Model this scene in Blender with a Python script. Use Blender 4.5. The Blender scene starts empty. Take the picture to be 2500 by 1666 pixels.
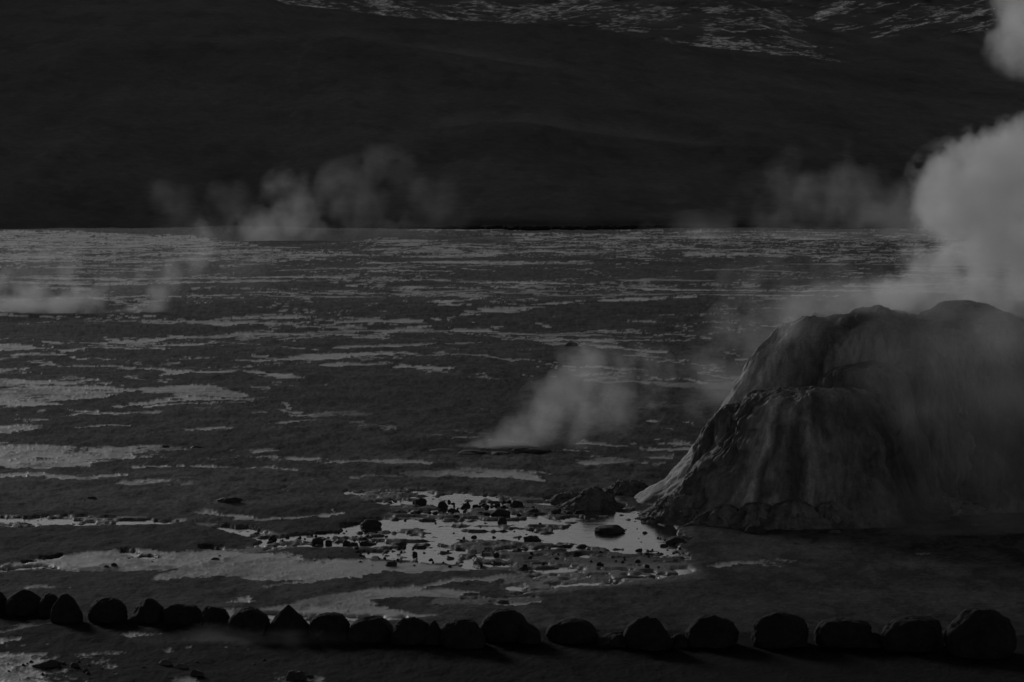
import bpy, bmesh, math, random
import numpy as np
from mathutils import Vector

# ------------------------------------------------------------------ camera, sky, sun, exposure
SC = bpy.context.scene
COL = SC.collection
F = 7089.0            # focal length in units of a 2500 wide picture
HOR = 457.0           # row of the true horizon in that picture
EYE = 6.0             # eye height in metres
PITCH = math.atan((833.0 - HOR) / F)

cam_d = bpy.data.cameras.new('camera')
cam_d.sensor_width = 36.0
cam_d.lens = F / 2500.0 * 36.0
cam_d.clip_start = 1.0
cam_d.clip_end = 20000.0
cam = bpy.data.objects.new('camera', cam_d)
cam.location = (0, 0, EYE)
cam.rotation_euler = (math.radians(90) - PITCH, 0, 0)
COL.objects.link(cam)
SC.camera = cam
cam_d.dof.use_dof = True
cam_d.dof.focus_distance = 75.0
cam_d.dof.aperture_fstop = 6.3

SUN_EL, SUN_AZ = 13.0, -24.0      # degrees; azimuth from the view axis, negative to the left
world = bpy.data.worlds.new('World')
SC.world = world
world.use_nodes = True
nt = world.node_tree
nt.nodes.clear()
sky = nt.nodes.new('ShaderNodeTexSky')
sky.sky_type = 'NISHITA'
sky.sun_disc = False
sky.sun_elevation = math.radians(SUN_EL)
sky.sun_rotation = math.radians(SUN_AZ)
sky.altitude = 4300
sky.dust_density = 2.0
bw = nt.nodes.new('ShaderNodeRGBToBW')
bg = nt.nodes.new('ShaderNodeBackground')
bg.inputs[1].default_value = 0.1
wo = nt.nodes.new('ShaderNodeOutputWorld')
nt.links.new(sky.outputs[0], bw.inputs[0])
nt.links.new(bw.outputs[0], bg.inputs[0])
nt.links.new(bg.outputs[0], wo.inputs[0])

sun_d = bpy.data.lights.new('sun', 'SUN')
sun_d.energy = 1.3
sun_d.angle = math.radians(10)
sun_d.color = (1.0, 1.0, 1.0)
sun = bpy.data.objects.new('sun', sun_d)
e, a = math.radians(SUN_EL), math.radians(SUN_AZ)
sdir = Vector((math.sin(a) * math.cos(e), math.cos(a) * math.cos(e), math.sin(e)))
sun.rotation_euler = sdir.to_track_quat('Z', 'Y').to_euler()
sun.location = sdir * 500
COL.objects.link(sun)

SC.view_settings.view_transform = 'Standard'
SC.view_settings.look = 'None'
SC.view_settings.exposure = -0.75
SC.view_settings.gamma = 1.0
SC.render.engine = 'CYCLES'
cy = SC.cycles
cy.use_denoising = True
cy.max_bounces = 8
cy.diffuse_bounces = 2
cy.glossy_bounces = 2
cy.transmission_bounces = 2
cy.volume_bounces = 6
cy.transparent_max_bounces = 8
cy.volume_step_rate = 1.0
cy.volume_max_steps = 128
cy.caustics_reflective = False
cy.caustics_refractive = False

# ------------------------------------------------------------------ helpers
def tag(o, label=None, cat=None, group=None, kind=None):
    if label: o['label'] = label
    if cat: o['category'] = cat
    if group: o['group'] = group
    if kind: o['kind'] = kind
    return o

def gpt(sx, sy, z=0.06):
    """the ground point at height z seen at picture position sx, sy"""
    dx = (sx - 1250.0) / F
    dv = -(sy - 833.0) / F
    cp, sp = math.cos(PITCH), math.sin(PITCH)
    d = (dx, cp + dv * sp, -sp + dv * cp)
    t = (z - EYE) / d[2]
    return Vector((d[0] * t, d[1] * t, z))

def apt(sx, sy, Y):
    """the point at distance Y seen at picture position sx, sy"""
    dx = (sx - 1250.0) / F
    dv = -(sy - 833.0) / F
    cp, sp = math.cos(PITCH), math.sin(PITCH)
    d = (dx, cp + dv * sp, -sp + dv * cp)
    t = Y / d[1]
    return Vector((d[0] * t, Y, EYE + d[2] * t))

def _h(ix, iy, iz, seed):
    h = (ix.astype(np.int64) * 374761393 + iy.astype(np.int64) * 668265263 + iz.astype(np.int64) * 1274126177 + seed * 974711) & 0xFFFFFFFF
    h = ((h ^ (h >> 13)) * 1274126177) & 0xFFFFFFFF
    h = ((h ^ (h >> 16)) * 2246822519) & 0xFFFFFFFF
    return ((h ^ (h >> 15)) & 0xFFFFFF).astype(np.float32) / float(0xFFFFFF)

def noise2(x, y, seed=0):
    x = np.asarray(x, np.float64); y = np.asarray(y, np.float64)
    ix = np.floor(x); iy = np.floor(y)
    fx = (x - ix).astype(np.float32); fy = (y - iy).astype(np.float32)
    ix = ix.astype(np.int64); iy = iy.astype(np.int64); z = np.zeros_like(ix)
    u = fx * fx * fx * (fx * (fx * 6 - 15) + 10); v = fy * fy * fy * (fy * (fy * 6 - 15) + 10)
    a = _h(ix, iy, z, seed); b = _h(ix + 1, iy, z, seed); c = _h(ix, iy + 1, z, seed); d = _h(ix + 1, iy + 1, z, seed)
    return (a * (1 - u) + b * u) * (1 - v) + (c * (1 - u) + d * u) * v

def noise3(x, y, z, seed=0):
    x, y, z = np.broadcast_arrays(np.asarray(x, np.float64), y, z)
    ix = np.floor(x); iy = np.floor(y); iz = np.floor(z)
    fx = x - ix; fy = y - iy; fz = z - iz
    ix = ix.astype(np.int64); iy = iy.astype(np.int64); iz = iz.astype(np.int64)
    u = fx * fx * (3 - 2 * fx); v = fy * fy * (3 - 2 * fy); w = fz * fz * (3 - 2 * fz)
    def pl(k):
        a = _h(ix, iy, iz + k, seed); b = _h(ix + 1, iy, iz + k, seed)
        c = _h(ix, iy + 1, iz + k, seed); d = _h(ix + 1, iy + 1, iz + k, seed)
        return (a * (1 - u) + b * u) * (1 - v) + (c * (1 - u) + d * u) * v
    return pl(0) * (1 - w) + pl(1) * w

def fbm2(x, y, oct=4, seed=0, gain=0.5):
    s = 0; a = 1.0; t = 0
    for k in range(oct):
        s = s + a * noise2(x * 2.03 ** k + 17.3 * k, y * 2.03 ** k - 9.1 * k, seed + k)
        t += a; a *= gain
    return s / t

def fbm3(x, y, z, oct=4, seed=0, gain=0.5):
    s = 0; a = 1.0; t = 0
    for k in range(oct):
        f = 2.03 ** k
        s = s + a * noise3(x * f + 11.3 * k, y * f - 7.7 * k, z * f + 3.1 * k, seed + k)
        t += a; a *= gain
    return s / t

def sstep(a, b, x):
    t = np.clip((x - a) / (b - a), 0, 1)
    return t * t * (3 - 2 * t)

def grid_mesh(name, P, wrap=False, attrs=None, mat=None, flip=False):
    """P: rows x cols x 3"""
    r, c = P.shape[:2]
    me = bpy.data.meshes.new(name)
    idx = np.arange(r * c, dtype=np.int32).reshape(r, c)
    if wrap:
        nx = np.roll(idx, -1, axis=1)
        q = np.stack([idx[:-1], nx[:-1], nx[1:], idx[1:]], -1).reshape(-1, 4)
    else:
        q = np.stack([idx[:-1, :-1], idx[:-1, 1:], idx[1:, 1:], idx[1:, :-1]], -1).reshape(-1, 4)
    if flip: q = q[:, ::-1]
    n = len(q)
    me.vertices.add(r * c); me.loops.add(n * 4); me.polygons.add(n)
    me.vertices.foreach_set('co', P.reshape(-1).astype(np.float32))
    me.loops.foreach_set('vertex_index', np.ascontiguousarray(q).reshape(-1).astype(np.int32))
    me.polygons.foreach_set('loop_start', np.arange(0, n * 4, 4, dtype=np.int32))
    me.polygons.foreach_set('use_smooth', np.ones(n, dtype=bool))
    me.update(calc_edges=True)
    for k, v in (attrs or {}).items():
        at = me.attributes.new(k, 'FLOAT', 'POINT')
        at.data.foreach_set('value', np.asarray(v, np.float32).reshape(-1))
    if mat: me.materials.append(mat)
    return me

def link(name, me, parent=None):
    o = bpy.data.objects.new(name, me)
    COL.objects.link(o)
    if parent: o.parent = parent
    return o

class Nodes:
    def __init__(self, name):
        self.m = bpy.data.materials.new(name)
        self.m.use_nodes = True
        self.t = self.m.node_tree
        self.t.nodes.clear()
        self.out = self.t.nodes.new('ShaderNodeOutputMaterial')
    def n(self, typ, ins=None, **kw):
        nd = self.t.nodes.new(typ)
        for k, v in kw.items(): setattr(nd, k, v)
        for k, v in (ins or {}).items():
            if hasattr(v, 'is_output') or isinstance(v, bpy.types.NodeSocket):
                self.t.links.new(v, nd.inputs[k])
            else:
                nd.inputs[k].default_value = v
        return nd
    def math(self, op, a, b=0.0, c=0.0, clamp=False):
        nd = self.t.nodes.new('ShaderNodeMath'); nd.operation = op; nd.use_clamp = clamp
        for i, v in enumerate((a, b, c)):
            if isinstance(v, bpy.types.NodeSocket): self.t.links.new(v, nd.inputs[i])
            else: nd.inputs[i].default_value = v
        return nd.outputs[0]
    def mapr(self, v, a, b, c, d, kind='LINEAR'):
        nd = self.t.nodes.new('ShaderNodeMapRange'); nd.interpolation_type = kind; nd.clamp = True
        self.t.links.new(v, nd.inputs[0])
        for i, x in enumerate((a, b, c, d)):
            if isinstance(x, bpy.types.NodeSocket): self.t.links.new(x, nd.inputs[1 + i])
            else: nd.inputs[1 + i].default_value = x
        return nd.outputs[0]
    def attr(self, name):
        nd = self.t.nodes.new('ShaderNodeAttribute'); nd.attribute_name = name
        return nd.outputs['Fac']
    def grey(self, v):
        nd = self.t.nodes.new('ShaderNodeCombineColor')
        for i in range(3): self.t.links.new(v, nd.inputs[i])
        return nd.outputs[0]
    def noise(self, vec, scale, detail=4, rough=0.55):
        nd = self.n('ShaderNodeTexNoise', {'Vector': vec, 'Scale': scale, 'Detail': detail, 'Roughness': rough})
        return nd.outputs[0]
    def scaled(self, vec, s):
        nd = self.n('ShaderNodeMapping', {'Vector': vec, 'Scale': s})
        return nd.outputs[0]
    def finish(self, sock, vol=False):
        self.t.links.new(sock, self.out.inputs['Volume' if vol else 'Surface'])
        return self.m

# ------------------------------------------------------------------ materials
def ground_material():
    N = Nodes('volcanic_plain')
    geo = N.n('ShaderNodeNewGeometry').outputs['Position']
    crust = N.attr('crust'); soil = N.attr('soil'); wet = N.attr('wet')
    n1 = N.noise(geo, 9.0, 6, 0.65)
    n2 = N.noise(geo, 1.3, 5, 0.6)
    s = N.math('MULTIPLY', soil, N.mapr(n1, 0.28, 0.72, 0.5, 1.5))
    s = N.math('MULTIPLY', s, N.mapr(n2, 0.3, 0.7, 0.85, 1.15))
    c = N.mapr(n2, 0.25, 0.75, 0.34, 0.48)
    c = N.math('MULTIPLY', c, N.mapr(n1, 0.3, 0.7, 0.94, 1.06))
    col = N.math('ADD', N.math('MULTIPLY', s, N.math('SUBTRACT', 1.0, crust)), N.math('MULTIPLY', c, crust))
    rough = N.math('ADD', N.mapr(wet, 0, 1, 0.9, 0.28), N.math('MULTIPLY', N.mapr(n2, 0.35, 0.65, -0.12, 0.25), crust))
    bmp = N.n('ShaderNodeBump', {'Height': n1, 'Distance': 0.05, 'Strength': N.mapr(crust, 0, 1, 0.8, 0.3)})
    p = N.n('ShaderNodeBsdfPrincipled', {'Base Color': N.grey(col), 'Roughness': rough, 'Normal': bmp.outputs[0],
            'Specular IOR Level': N.mapr(wet, 0, 1, 0.03, 0.5)})
    return N.finish(p.outputs[0])

def water_material():
    N = Nodes('shallow_water')
    geo = N.n('ShaderNodeNewGeometry').outputs['Position']
    n = N.noise(N.scaled(geo, (0.8, 1.2, 1.2)), 3.5, 5, 0.6)
    bmp = N.n('ShaderNodeBump', {'Height': n, 'Distance': 0.014, 'Strength': 0.42})
    p = N.n('ShaderNodeBsdfPrincipled', {'Base Color': (0.03, 0.03, 0.03, 1), 'Roughness': 0.08, 'IOR': 1.33, 'Normal': bmp.outputs[0]})
    return N.finish(p.outputs[0])

def rock_material(name, lo, hi, rough=0.75, scale=6.0, spec=0.25):
    N = Nodes(name)
    tc = N.n('ShaderNodeTexCoord').outputs['Object']
    n1 = N.noise(tc, scale, 8, 0.65)
    n2 = N.noise(tc, scale * 5, 6, 0.7)
    c = N.mapr(n1, 0.3, 0.7, lo, hi)
    c = N.math('MULTIPLY', c, N.mapr(n2, 0.3, 0.7, 0.7, 1.3))
    bmp = N.n('ShaderNodeBump', {'Height': N.math('ADD', n1, N.math('MULTIPLY', n2, 0.4)), 'Distance': 0.05, 'Strength': 0.8})
    p = N.n('ShaderNodeBsdfPrincipled', {'Base Color': N.grey(c), 'Roughness': rough, 'Normal': bmp.outputs[0], 'Specular IOR Level': spec})
    return N.finish(p.outputs[0])

def sinter_material():
    N = Nodes('wet_sinter')
    tc = N.n('ShaderNodeTexCoord').outputs['Object']
    tone = N.attr('tone')
    n1 = N.noise(N.scaled(tc, (6, 6, 1.2)), 2.0, 8, 0.65)
    n2 = N.noise(tc, 22.0, 6, 0.7)
    n3 = N.noise(N.scaled(tc, (1, 1, 0.28)), 1.1, 4, 0.6)
    tone = N.math('MULTIPLY', tone, N.mapr(n3, 0.38, 0.62, 0.5, 1.4))
    c = N.math('MULTIPLY', tone, N.mapr(n1, 0.28, 0.72, 0.5, 1.2))
    c = N.math('MULTIPLY', c, N.mapr(n2, 0.3, 0.7, 0.8, 1.2))
    bmp = N.n('ShaderNodeBump', {'Height': N.math('ADD', n1, N.math('MULTIPLY', n2, 0.35)), 'Distance': 0.05, 'Strength': 0.6})
    p = N.n('ShaderNodeBsdfPrincipled', {'Base Color': N.grey(c), 'Roughness': 0.72, 'Normal': bmp.outputs[0], 'Specular IOR Level': 0.22})
    return N.finish(p.outputs[0])

def hill_material(name, base, snow=False):
    N = Nodes(name)
    geo = N.n('ShaderNodeNewGeometry').outputs['Position']
    tone = N.attr('tone')
    n1 = N.noise(N.scaled(geo, (1, 0.4, 2)), 0.05, 8, 0.65)
    n2 = N.noise(N.scaled(geo, (1, 0.5, 3)), 0.5, 5, 0.7)
    c = N.math('MULTIPLY', tone, N.mapr(n1, 0.3, 0.7, base * 0.82, base * 1.18))
    c = N.math('MULTIPLY', c, N.mapr(n2, 0.3, 0.7, 0.85, 1.15))
    if snow:
        sn = N.attr('snow')
        c = N.math('ADD', N.math('MULTIPLY', c, N.math('SUBTRACT', 1.0, sn)), N.math('MULTIPLY', sn, 0.9))
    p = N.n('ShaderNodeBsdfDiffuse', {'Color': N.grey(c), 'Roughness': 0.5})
    return N.finish(p.outputs[0])

M_GROUND = ground_material()
M_WATER = water_material()
M_BOULDER = rock_material('dark_boulder', 0.012, 0.024, 0.85, 3.0, 0.08)
M_STONE = rock_material('wet_stone', 0.02, 0.05, 0.7, 9.0, 0.2)
M_PALE_STONE = rock_material('dusty_stone', 0.06, 0.12, 0.85, 9.0, 0.2)
M_SINTER = sinter_material()
M_HILL = hill_material('scree_slope', 0.115)
M_MOUNTAIN = hill_material('snowy_mountain', 0.115, True)

# ------------------------------------------------------------------ where the plain is crusted, wet, dark
CY0, CY1 = 540, 1760
CX0, CX1 = -300, 2800
class Canvas:
    """how much crust lies where, drawn over the plain (columns of 2 units, rows of 1)"""
    def __init__(self):
        self.a = np.zeros((CY1 - CY0, (CX1 - CX0) // 2), np.float32)
    def poly(self, pts, v=1.0, blur=4, sub=False):
        pts = [(float(x), float(y)) for x, y in pts]
        xs = [p[0] for p in pts]; ys = [p[1] for p in pts]
        x0 = max(int((min(xs) - CX0) / 2) - 4, 0); x1 = min(int((max(xs) - CX0) / 2) + 5, self.a.shape[1])
        y0 = max(int(min(ys) - CY0) - 6, 0); y1 = min(int(max(ys) - CY0) + 7, self.a.shape[0])
        X = (np.arange(x0, x1) * 2 + CX0 + 1.0)[None, :]; Y = (np.arange(y0, y1) + CY0 + 0.5)[:, None]
        ins = np.zeros((y1 - y0, x1 - x0), bool)
        for (ax, ay), (bx, by) in zip(pts, pts[1:] + pts[:1]):
            if ay == by: continue
            ins ^= ((ay > Y) != (by > Y)) & (X < (bx - ax) * (Y - ay) / (by - ay) + ax)
        f = ins.astype(np.float32)
        for _ in range(blur):
            f = (np.roll(f, 1, 0) + f + np.roll(f, -1, 0)) / 3
            f = (np.roll(f, 2, 1) + np.roll(f, 1, 1) + f + np.roll(f, -1, 1) + np.roll(f, -2, 1)) / 5
        s = self.a[y0:y1, x0:x1]
        if sub: s *= 1 - f * v
        else: np.maximum(s, f * v, out=s)
    def line(self, pts, hh=2.0, v=1.0):
        """pts: (x, y) or (x, y, half height)"""
        pts = [(p[0], p[1], p[2] if len(p) > 2 else hh) for p in pts]
        L = sum(abs(b[0] - a[0]) for a, b in zip(pts, pts[1:]))
        for (ax, ay, ah), (bx, by, bh) in zip(pts, pts[1:]):
            if ax > bx: ax, ay, ah, bx, by, bh = bx, by, bh, ax, ay, ah
            e = 4
            i0 = max(int((ax - e - CX0) / 2), 0); i1 = min(int((bx + e - CX0) / 2) + 1, self.a.shape[1])
            m = max(ah, bh) * 1.6 + 2
            j0 = max(int(min(ay, by) - m - CY0), 0); j1 = min(int(max(ay, by) + m - CY0) + 1, self.a.shape[0])
            if i1 <= i0 or j1 <= j0: continue
            X = (np.arange(i0, i1) * 2 + CX0 + 1.0)[None, :]; Y = (np.arange(j0, j1) + CY0 + 0.5)[:, None]
            t = np.clip((X - ax) / max(bx - ax, 1), 0, 1)
            h = ah + (bh - ah) * t
            edge = 1.0
            f = np.clip(1.45 - np.hypot((Y - (ay + (by - ay) * t)) / h, np.maximum(np.maximum(ax - X, X - bx), 0) / e), 0, 1) * edge
            s = self.a[j0:j1, i0:i1]
            np.maximum(s, f * v, out=s)
    def at(self, sx, sy):
        i = np.clip((sx - CX0) / 2 - 0.5, 0, self.a.shape[1] - 1.001); j = np.clip(sy - CY0 - 0.5, 0, self.a.shape[0] - 1.001)
        i0 = i.astype(int); j0 = j.astype(int); u = i - i0; v = j - j0
        A = self.a
        return (A[j0, i0] * (1 - u) + A[j0, i0 + 1] * u) * (1 - v) + (A[j0 + 1, i0] * (1 - u) + A[j0 + 1, i0 + 1] * u) * v

crust = Canvas()
P, L = crust.poly, crust.line
# far pans
P([(-300, 566), (0, 566), (170, 567), (330, 574), (480, 580), (600, 593), (650, 600), (520, 604), (300, 606), (-300, 610)], 0.78)
P([(-300, 600), (640, 598), (640, 640), (300, 648), (-300, 640)], 0.44)
P([(600, 600), (860, 612), (860, 640), (600, 640)], 0.33)
P([(930, 583), (1060, 588), (1260, 604), (1300, 628), (1100, 632), (960, 628), (870, 610)], 0.6)
P([(1240, 565), (2050, 568), (2500, 580), (2500, 640), (1900, 642), (1500, 640), (1240, 610)], 0.36)
P([(2050, 568), (2800, 570), (2800, 760), (2050, 720)], 0.32)
P([(800, 560), (1250, 560), (1250, 575), (800, 575)], 0.2)
for pts, hh, v in [
    ([(-300, 632), (0, 632), (170, 636)], 4, .8), ([(650, 635), (760, 632)], 3, 1), ([(410, 640), (475, 640)], 1.5, 1),
    ([(590, 641), (780, 640)], 2, .8), ([(720, 630), (800, 628)], 4, .8), ([(770, 625), (850, 620)], 5, .7), ([(-300, 676), (70, 677), (400, 680), (700, 681), (850, 682)], 2, .9),
    ([(-300, 687), (0, 688), (350, 688), (850, 690)], 2, .8), ([(610, 714), (850, 715), (1000, 715), (1210, 717)], 1.6, .9), ([(430, 730), (610, 724)], 1.3, .9),
    ([(-300, 770), (0, 770), (190, 772)], 2, .9), ([(300, 773), (400, 774)], 1.5, .9), ([(520, 775), (735, 774)], 2.3, .9), ([(570, 771), (690, 770)], 1.4, .8),
    ([(475, 783), (545, 788)], 3.5, .9), ([(555, 787), (725, 788)], 1.5, .9), ([(800, 785), (1055, 780)], 2.2, .9),
    ([(110, 834, 2), (200, 832, 2), (310, 828, 3), (345, 822, 3), (400, 818, 4), (450, 815, 5), (520, 817, 5), (570, 812, 4), (650, 811, 3), (780, 809, 3), (850, 808, 4)], 3, 1),
    ([(405, 839), (510, 838)], 3, .95), ([(528, 832), (552, 832)], 2.5, 1), ([(600, 838), (670, 848), (770, 858)], 1.6, .85), ([(310, 849), (400, 849)], 2, 1),
    ([(300, 847, 2), (240, 848, 3), (180, 852, 3), (140, 860, 4), (60, 866, 4), (0, 873, 3), (-300, 880, 3)], 3, 1), ([(140, 863), (220, 875), (270, 880)], 2, .8),
    ([(60, 883), (130, 874)], 3, .9), ([(60, 883), (105, 886)], 2.5, .9),
    ([(140, 891, 1.5), (230, 893, 2), (310, 896, 3), (400, 905, 3), (430, 912, 5), (500, 909, 3), (580, 907, 3), (640, 914, 6), (680, 922, 6), (740, 925, 2)], 3, 1),
    ([(310, 885), (410, 890)], 5, .6), ([(550, 882), (720, 882)], 2, .9), ([(720, 878), (850, 868)], 6, .75), ([(790, 895), (850, 890)], 4, .7), ([(590, 872), (700, 880)], 1.6, .8),
    ([(320, 925), (400, 930)], 5, .6), ([(190, 930), (255, 930)], 2, .9), ([(30, 934), (210, 937)], 3, .95), ([(230, 940), (270, 942)], 2, .9),
    ([(870, 559), (990, 561)], 1.2, .9), ([(1000, 559), (1230, 561)], 1.2, .9), ([(1500, 562), (2000, 564)], 1.2, .7), ([(930, 585), (1060, 588)], 1.8, .9),
    ([(800, 622), (940, 624)], 3.5, .8), ([(1070, 643), (1300, 645), (1420, 645)], 3, .85), ([(890, 644), (1080, 642)], 1.5, .9), ([(1290, 617), (1345, 616)], 2, 1),
    ([(1495, 597), (1535, 597)], 1.5, 1), ([(1580, 614), (1650, 613)], 1.2, 1), ([(1035, 669), (1110, 670)], 2, 1), ([(900, 672), (960, 673)], 1.5, 1), ([(970, 671), (1030, 671)], 1.2, .9),
    ([(800, 683), (1000, 687), (1200, 691), (1400, 697), (1500, 701), (1650, 707), (1950, 712), (2100, 713)], 2.4, .85), ([(840, 696), (880, 697)], 2, .9), ([(980, 700), (1070, 704)], 2, .9),
    ([(1200, 701), (1260, 703)], 1.5, .9), ([(1460, 734), (1520, 732)], 1.5, 1), ([(1290, 747), (1400, 742), (1550, 737), (1700, 728), (1900, 729), (2050, 728)], 2, .95), ([(1550, 735), (1700, 727)], 4, .6),
    ([(1040, 743), (1130, 738), (1200, 735)], 1.5, .95), ([(1040, 743), (1105, 746)], 1.2, .9), ([(1060, 775, 2), (1130, 768, 2), (1200, 757, 4), (1330, 753, 2)], 3, .95), ([(1060, 775), (1110, 781)], 1.2, .8),
    ([(800, 795), (890, 798)], 3, .95), ([(800, 806), (870, 803)], 4, .95), ([(910, 806), (1020, 797)], 4, .75), ([(960, 795), (1030, 792)], 2, .8), ([(1100, 796), (1200, 800)], 4, .95), ([(1205, 792), (1225, 790)], 3, .9),
    ([(1300, 785), (1350, 789)], 2, .7), ([(1220, 808), (1370, 815), (1440, 820)], 4, .9), ([(1240, 820), (1400, 832), (1530, 832)], 5.5, .9), ([(1330, 838), (1440, 842), (1520, 850)], 3, .85), ([(1510, 831), (1650, 828)], 1.6, .9),
    ([(1490, 848), (1615, 856)], 1.6, .9), ([(1460, 801), (1520, 801)], 2, .9), ([(1610, 810), (1650, 811)], 1.5, .9), ([(1100, 839), (1220, 830)], 1.6, .9), ([(800, 848), (960, 845), (1050, 842)], 3.5, .95),
    ([(800, 868), (900, 862), (1000, 865)], 5, .65), ([(820, 890), (950, 892)], 3, .8), ([(1045, 866), (1085, 870)], 2, .9), ([(970, 897), (1080, 907)], 2.5, .95), ([(1045, 895), (1090, 902)], 1.5, .8),
    ([(1150, 915), (1195, 925)], 8, .55), ([(1250, 928), (1300, 930)], 4, .7), ([(1275, 890), (1320, 893)], 1.5, .9), ([(1420, 897), (1570, 899)], 1.5, .95), ([(1290, 914), (1340, 918)], 1.4, .9), ([(1350, 920), (1380, 918)], 1.3, .9),
    ([(1560, 915), (1640, 925), (1725, 932)], 2.6, .9), ([(1650, 815), (1735, 825)], 2, .9), ([(1850, 791), (1885, 791)], 1.6, .9), ([(1800, 867), (1855, 869)], 1.6, .7), ([(1555, 1032), (1585, 1033)], 1.6, .9), ([(1650, 1033), (1705, 1039)], 1.5, .9),
    ([(1500, 1089), (1552, 1090)], 1.5, .9), ([(1570, 1083), (1690, 1090)], 3, .5), ([(1570, 1097), (1690, 1102)], 3, .7), ([(1600, 1118), (1665, 1120)], 4, .7), ([(1650, 1053), (1668, 1056)], 2, .8),
    ([(280, 991, 2), (400, 981, 3), (500, 974, 4), (630, 972, 2)], 3, .9), ([(350, 993), (500, 987), (600, 980), (645, 972)], 1.6, .95), ([(632, 949), (668, 949)], 1.4, 1), ([(658, 980), (720, 1006)], 3, .75),
    ([(690, 1013, 2), (760, 1016, 4), (840, 1013, 4), (882, 1012, 2)], 4, 1), ([(230, 1012), (400, 1006)], 4, .65), ([(100, 1010), (230, 1005)], 3, .7), ([(190, 1016), (232, 1015)], 1.6, .9), ([(40, 1026), (95, 1028)], 4, .95),
    ([(220, 1049), (330, 1048)], 2, .9), ([(180, 1052), (205, 1050)], 2, .8), ([(290, 1057), (352, 1059)], 1.5, .8), ([(450, 1052), (600, 1059)], 6, .5), ([(655, 1033), (735, 1031)], 2, .85), ([(550, 1021), (640, 1009)], 3, .45),
    ([(340, 1146), (470, 1140)], 1.6, 1), ([(-300, 1170), (0, 1170), (230, 1166)], 4, .85), ([(230, 1161), (345, 1160)], 2.4, .7), ([(450, 1125), (600, 1122), (850, 1130)], 5, .7), ([(450, 1146), (620, 1150), (700, 1153)], 4, .6),
    ([(300, 1187), (500, 1181)], 8, .36), ([(790, 1170), (735, 1193), (712, 1204)], 3, .6), ([(800, 1137), (900, 1131), (1000, 1138), (1065, 1141)], 6, .8), ([(985, 1165), (1060, 1159), (1200, 1165), (1300, 1170)], 6, .72),
    ([(860, 1168), (1000, 1172)], 1.6, .9), ([(1050, 1150), (1330, 1161)], 5, .48), ([(1430, 1083), (1550, 1089)], 1.8, .9), ([(1400, 1103), (1450, 1104)], 2, .8), ([(1125, 1078), (1400, 1086)], 2.5, .6), ([(1110, 1057), (1190, 1062)], 1.6, .95),
    ([(1060, 1068), (1090, 1068)], 2, .7), ([(880, 1036), (970, 1048)], 6, .52), ([(1430, 1130), (1620, 1134)], 8, .4), ([(1170, 1008), (1230, 1006)], 1.5, .6), ([(500, 1260, 2), (640, 1268, 4), (800, 1257, 3)], 4, .9),
    ([(880, 1340), (1250, 1352)], 4, .5)]:
    L(pts, hh, v)
P([(-300, 838), (50, 840), (108, 848), (90, 853), (-300, 858)], .72)
P([(-300, 888), (50, 896), (92, 906), (50, 913), (-300, 920)], .62)
P([(-300, 955), (0, 958), (80, 942), (180, 944), (280, 951), (320, 949), (400, 945), (500, 939), (545, 948), (588, 964), (592, 971), (520, 969), (440, 965), (340, 963), (262, 972), (205, 977), (150, 986), (130, 994), (-300, 1000)], 1)
P([(200, 957), (320, 960), (318, 963), (210, 960)], .8, 1, True)
P([(430, 966), (560, 972), (560, 976), (400, 978)], .8)
P([(634, 952), (656, 954), (662, 975), (628, 979)], .58)
P([(-300, 1008), (130, 1015), (140, 1046), (-300, 1046)], .42)
P([(-300, 1046), (130, 1044), (120, 1054), (70, 1060), (-300, 1062)], .85)
P([(-300, 1086), (90, 1090), (150, 1098), (230, 1100), (330, 1092), (460, 1095), (500, 1105), (700, 1101), (722, 1106), (500, 1118), (450, 1126), (300, 1122), (230, 1136), (100, 1146), (-300, 1152)], .72)
# near pans
P([(-300, 1402), (0, 1398), (60, 1380), (130, 1362), (260, 1350), (400, 1354), (590, 1350), (700, 1363), (800, 1370), (920, 1379), (1060, 1388), (1220, 1392), (1100, 1403), (950, 1414), (860, 1424), (740, 1436), (620, 1438), (740, 1428), (600, 1420),
   (370, 1424), (390, 1414), (450, 1402), (380, 1396), (250, 1401), (190, 1398), (130, 1394), (0, 1404)], .95, 3)
P([(28, 1452), (60, 1440), (140, 1436), (250, 1423), (268, 1428), (140, 1448), (60, 1454)], .72, 4)
P([(520, 1479), (560, 1464), (612, 1458), (580, 1480)], .72, 4)
P([(540, 1510), (650, 1487), (700, 1479), (800, 1459), (900, 1450), (1000, 1441), (1110, 1426), (1285, 1420), (1190, 1430), (1050, 1441), (1000, 1452), (1080, 1446), (1165, 1455), (1095, 1464), (980, 1466), (910, 1480), (1062, 1508), (980, 1518), (840, 1532), (700, 1524), (600, 1520)], .84, 4)
P([(500, 1500), (1060, 1506), (860, 1545), (540, 1540)], .75, 4)
P([(-100, 1560), (0, 1553), (60, 1527), (116, 1516), (100, 1534), (30, 1554)], .85, 4)
P([(-100, 1574), (40, 1573), (55, 1579), (0, 1586), (-100, 1586)], .75, 3)
P([(-200, 1598), (150, 1612), (350, 1626), (560, 1640), (750, 1645), (860, 1760), (-200, 1760)], .40, 4)
P([(180, 1612), (330, 1604), (430, 1594), (420, 1606), (250, 1622)], .5, 4)
P([(280, 1562), (330, 1548), (400, 1560), (320, 1572)], .46, 4)
P([(1100, 1466), (1320, 1464), (1320, 1474), (1080, 1480)], .5)
P([(1250, 1400), (1660, 1392), (1700, 1412), (1500, 1440), (1250, 1450)], .44, 3)
P([(1620, 1410), (1690, 1392), (1850, 1374), (2050, 1368), (1900, 1400), (1700, 1412)], .36, 6)
P([(2180, 1370), (2230, 1346), (2290, 1366), (2250, 1384)], .52, 5)
P([(2290, 1336), (2360, 1332), (2380, 1344), (2300, 1346)], .5, 4)

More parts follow.
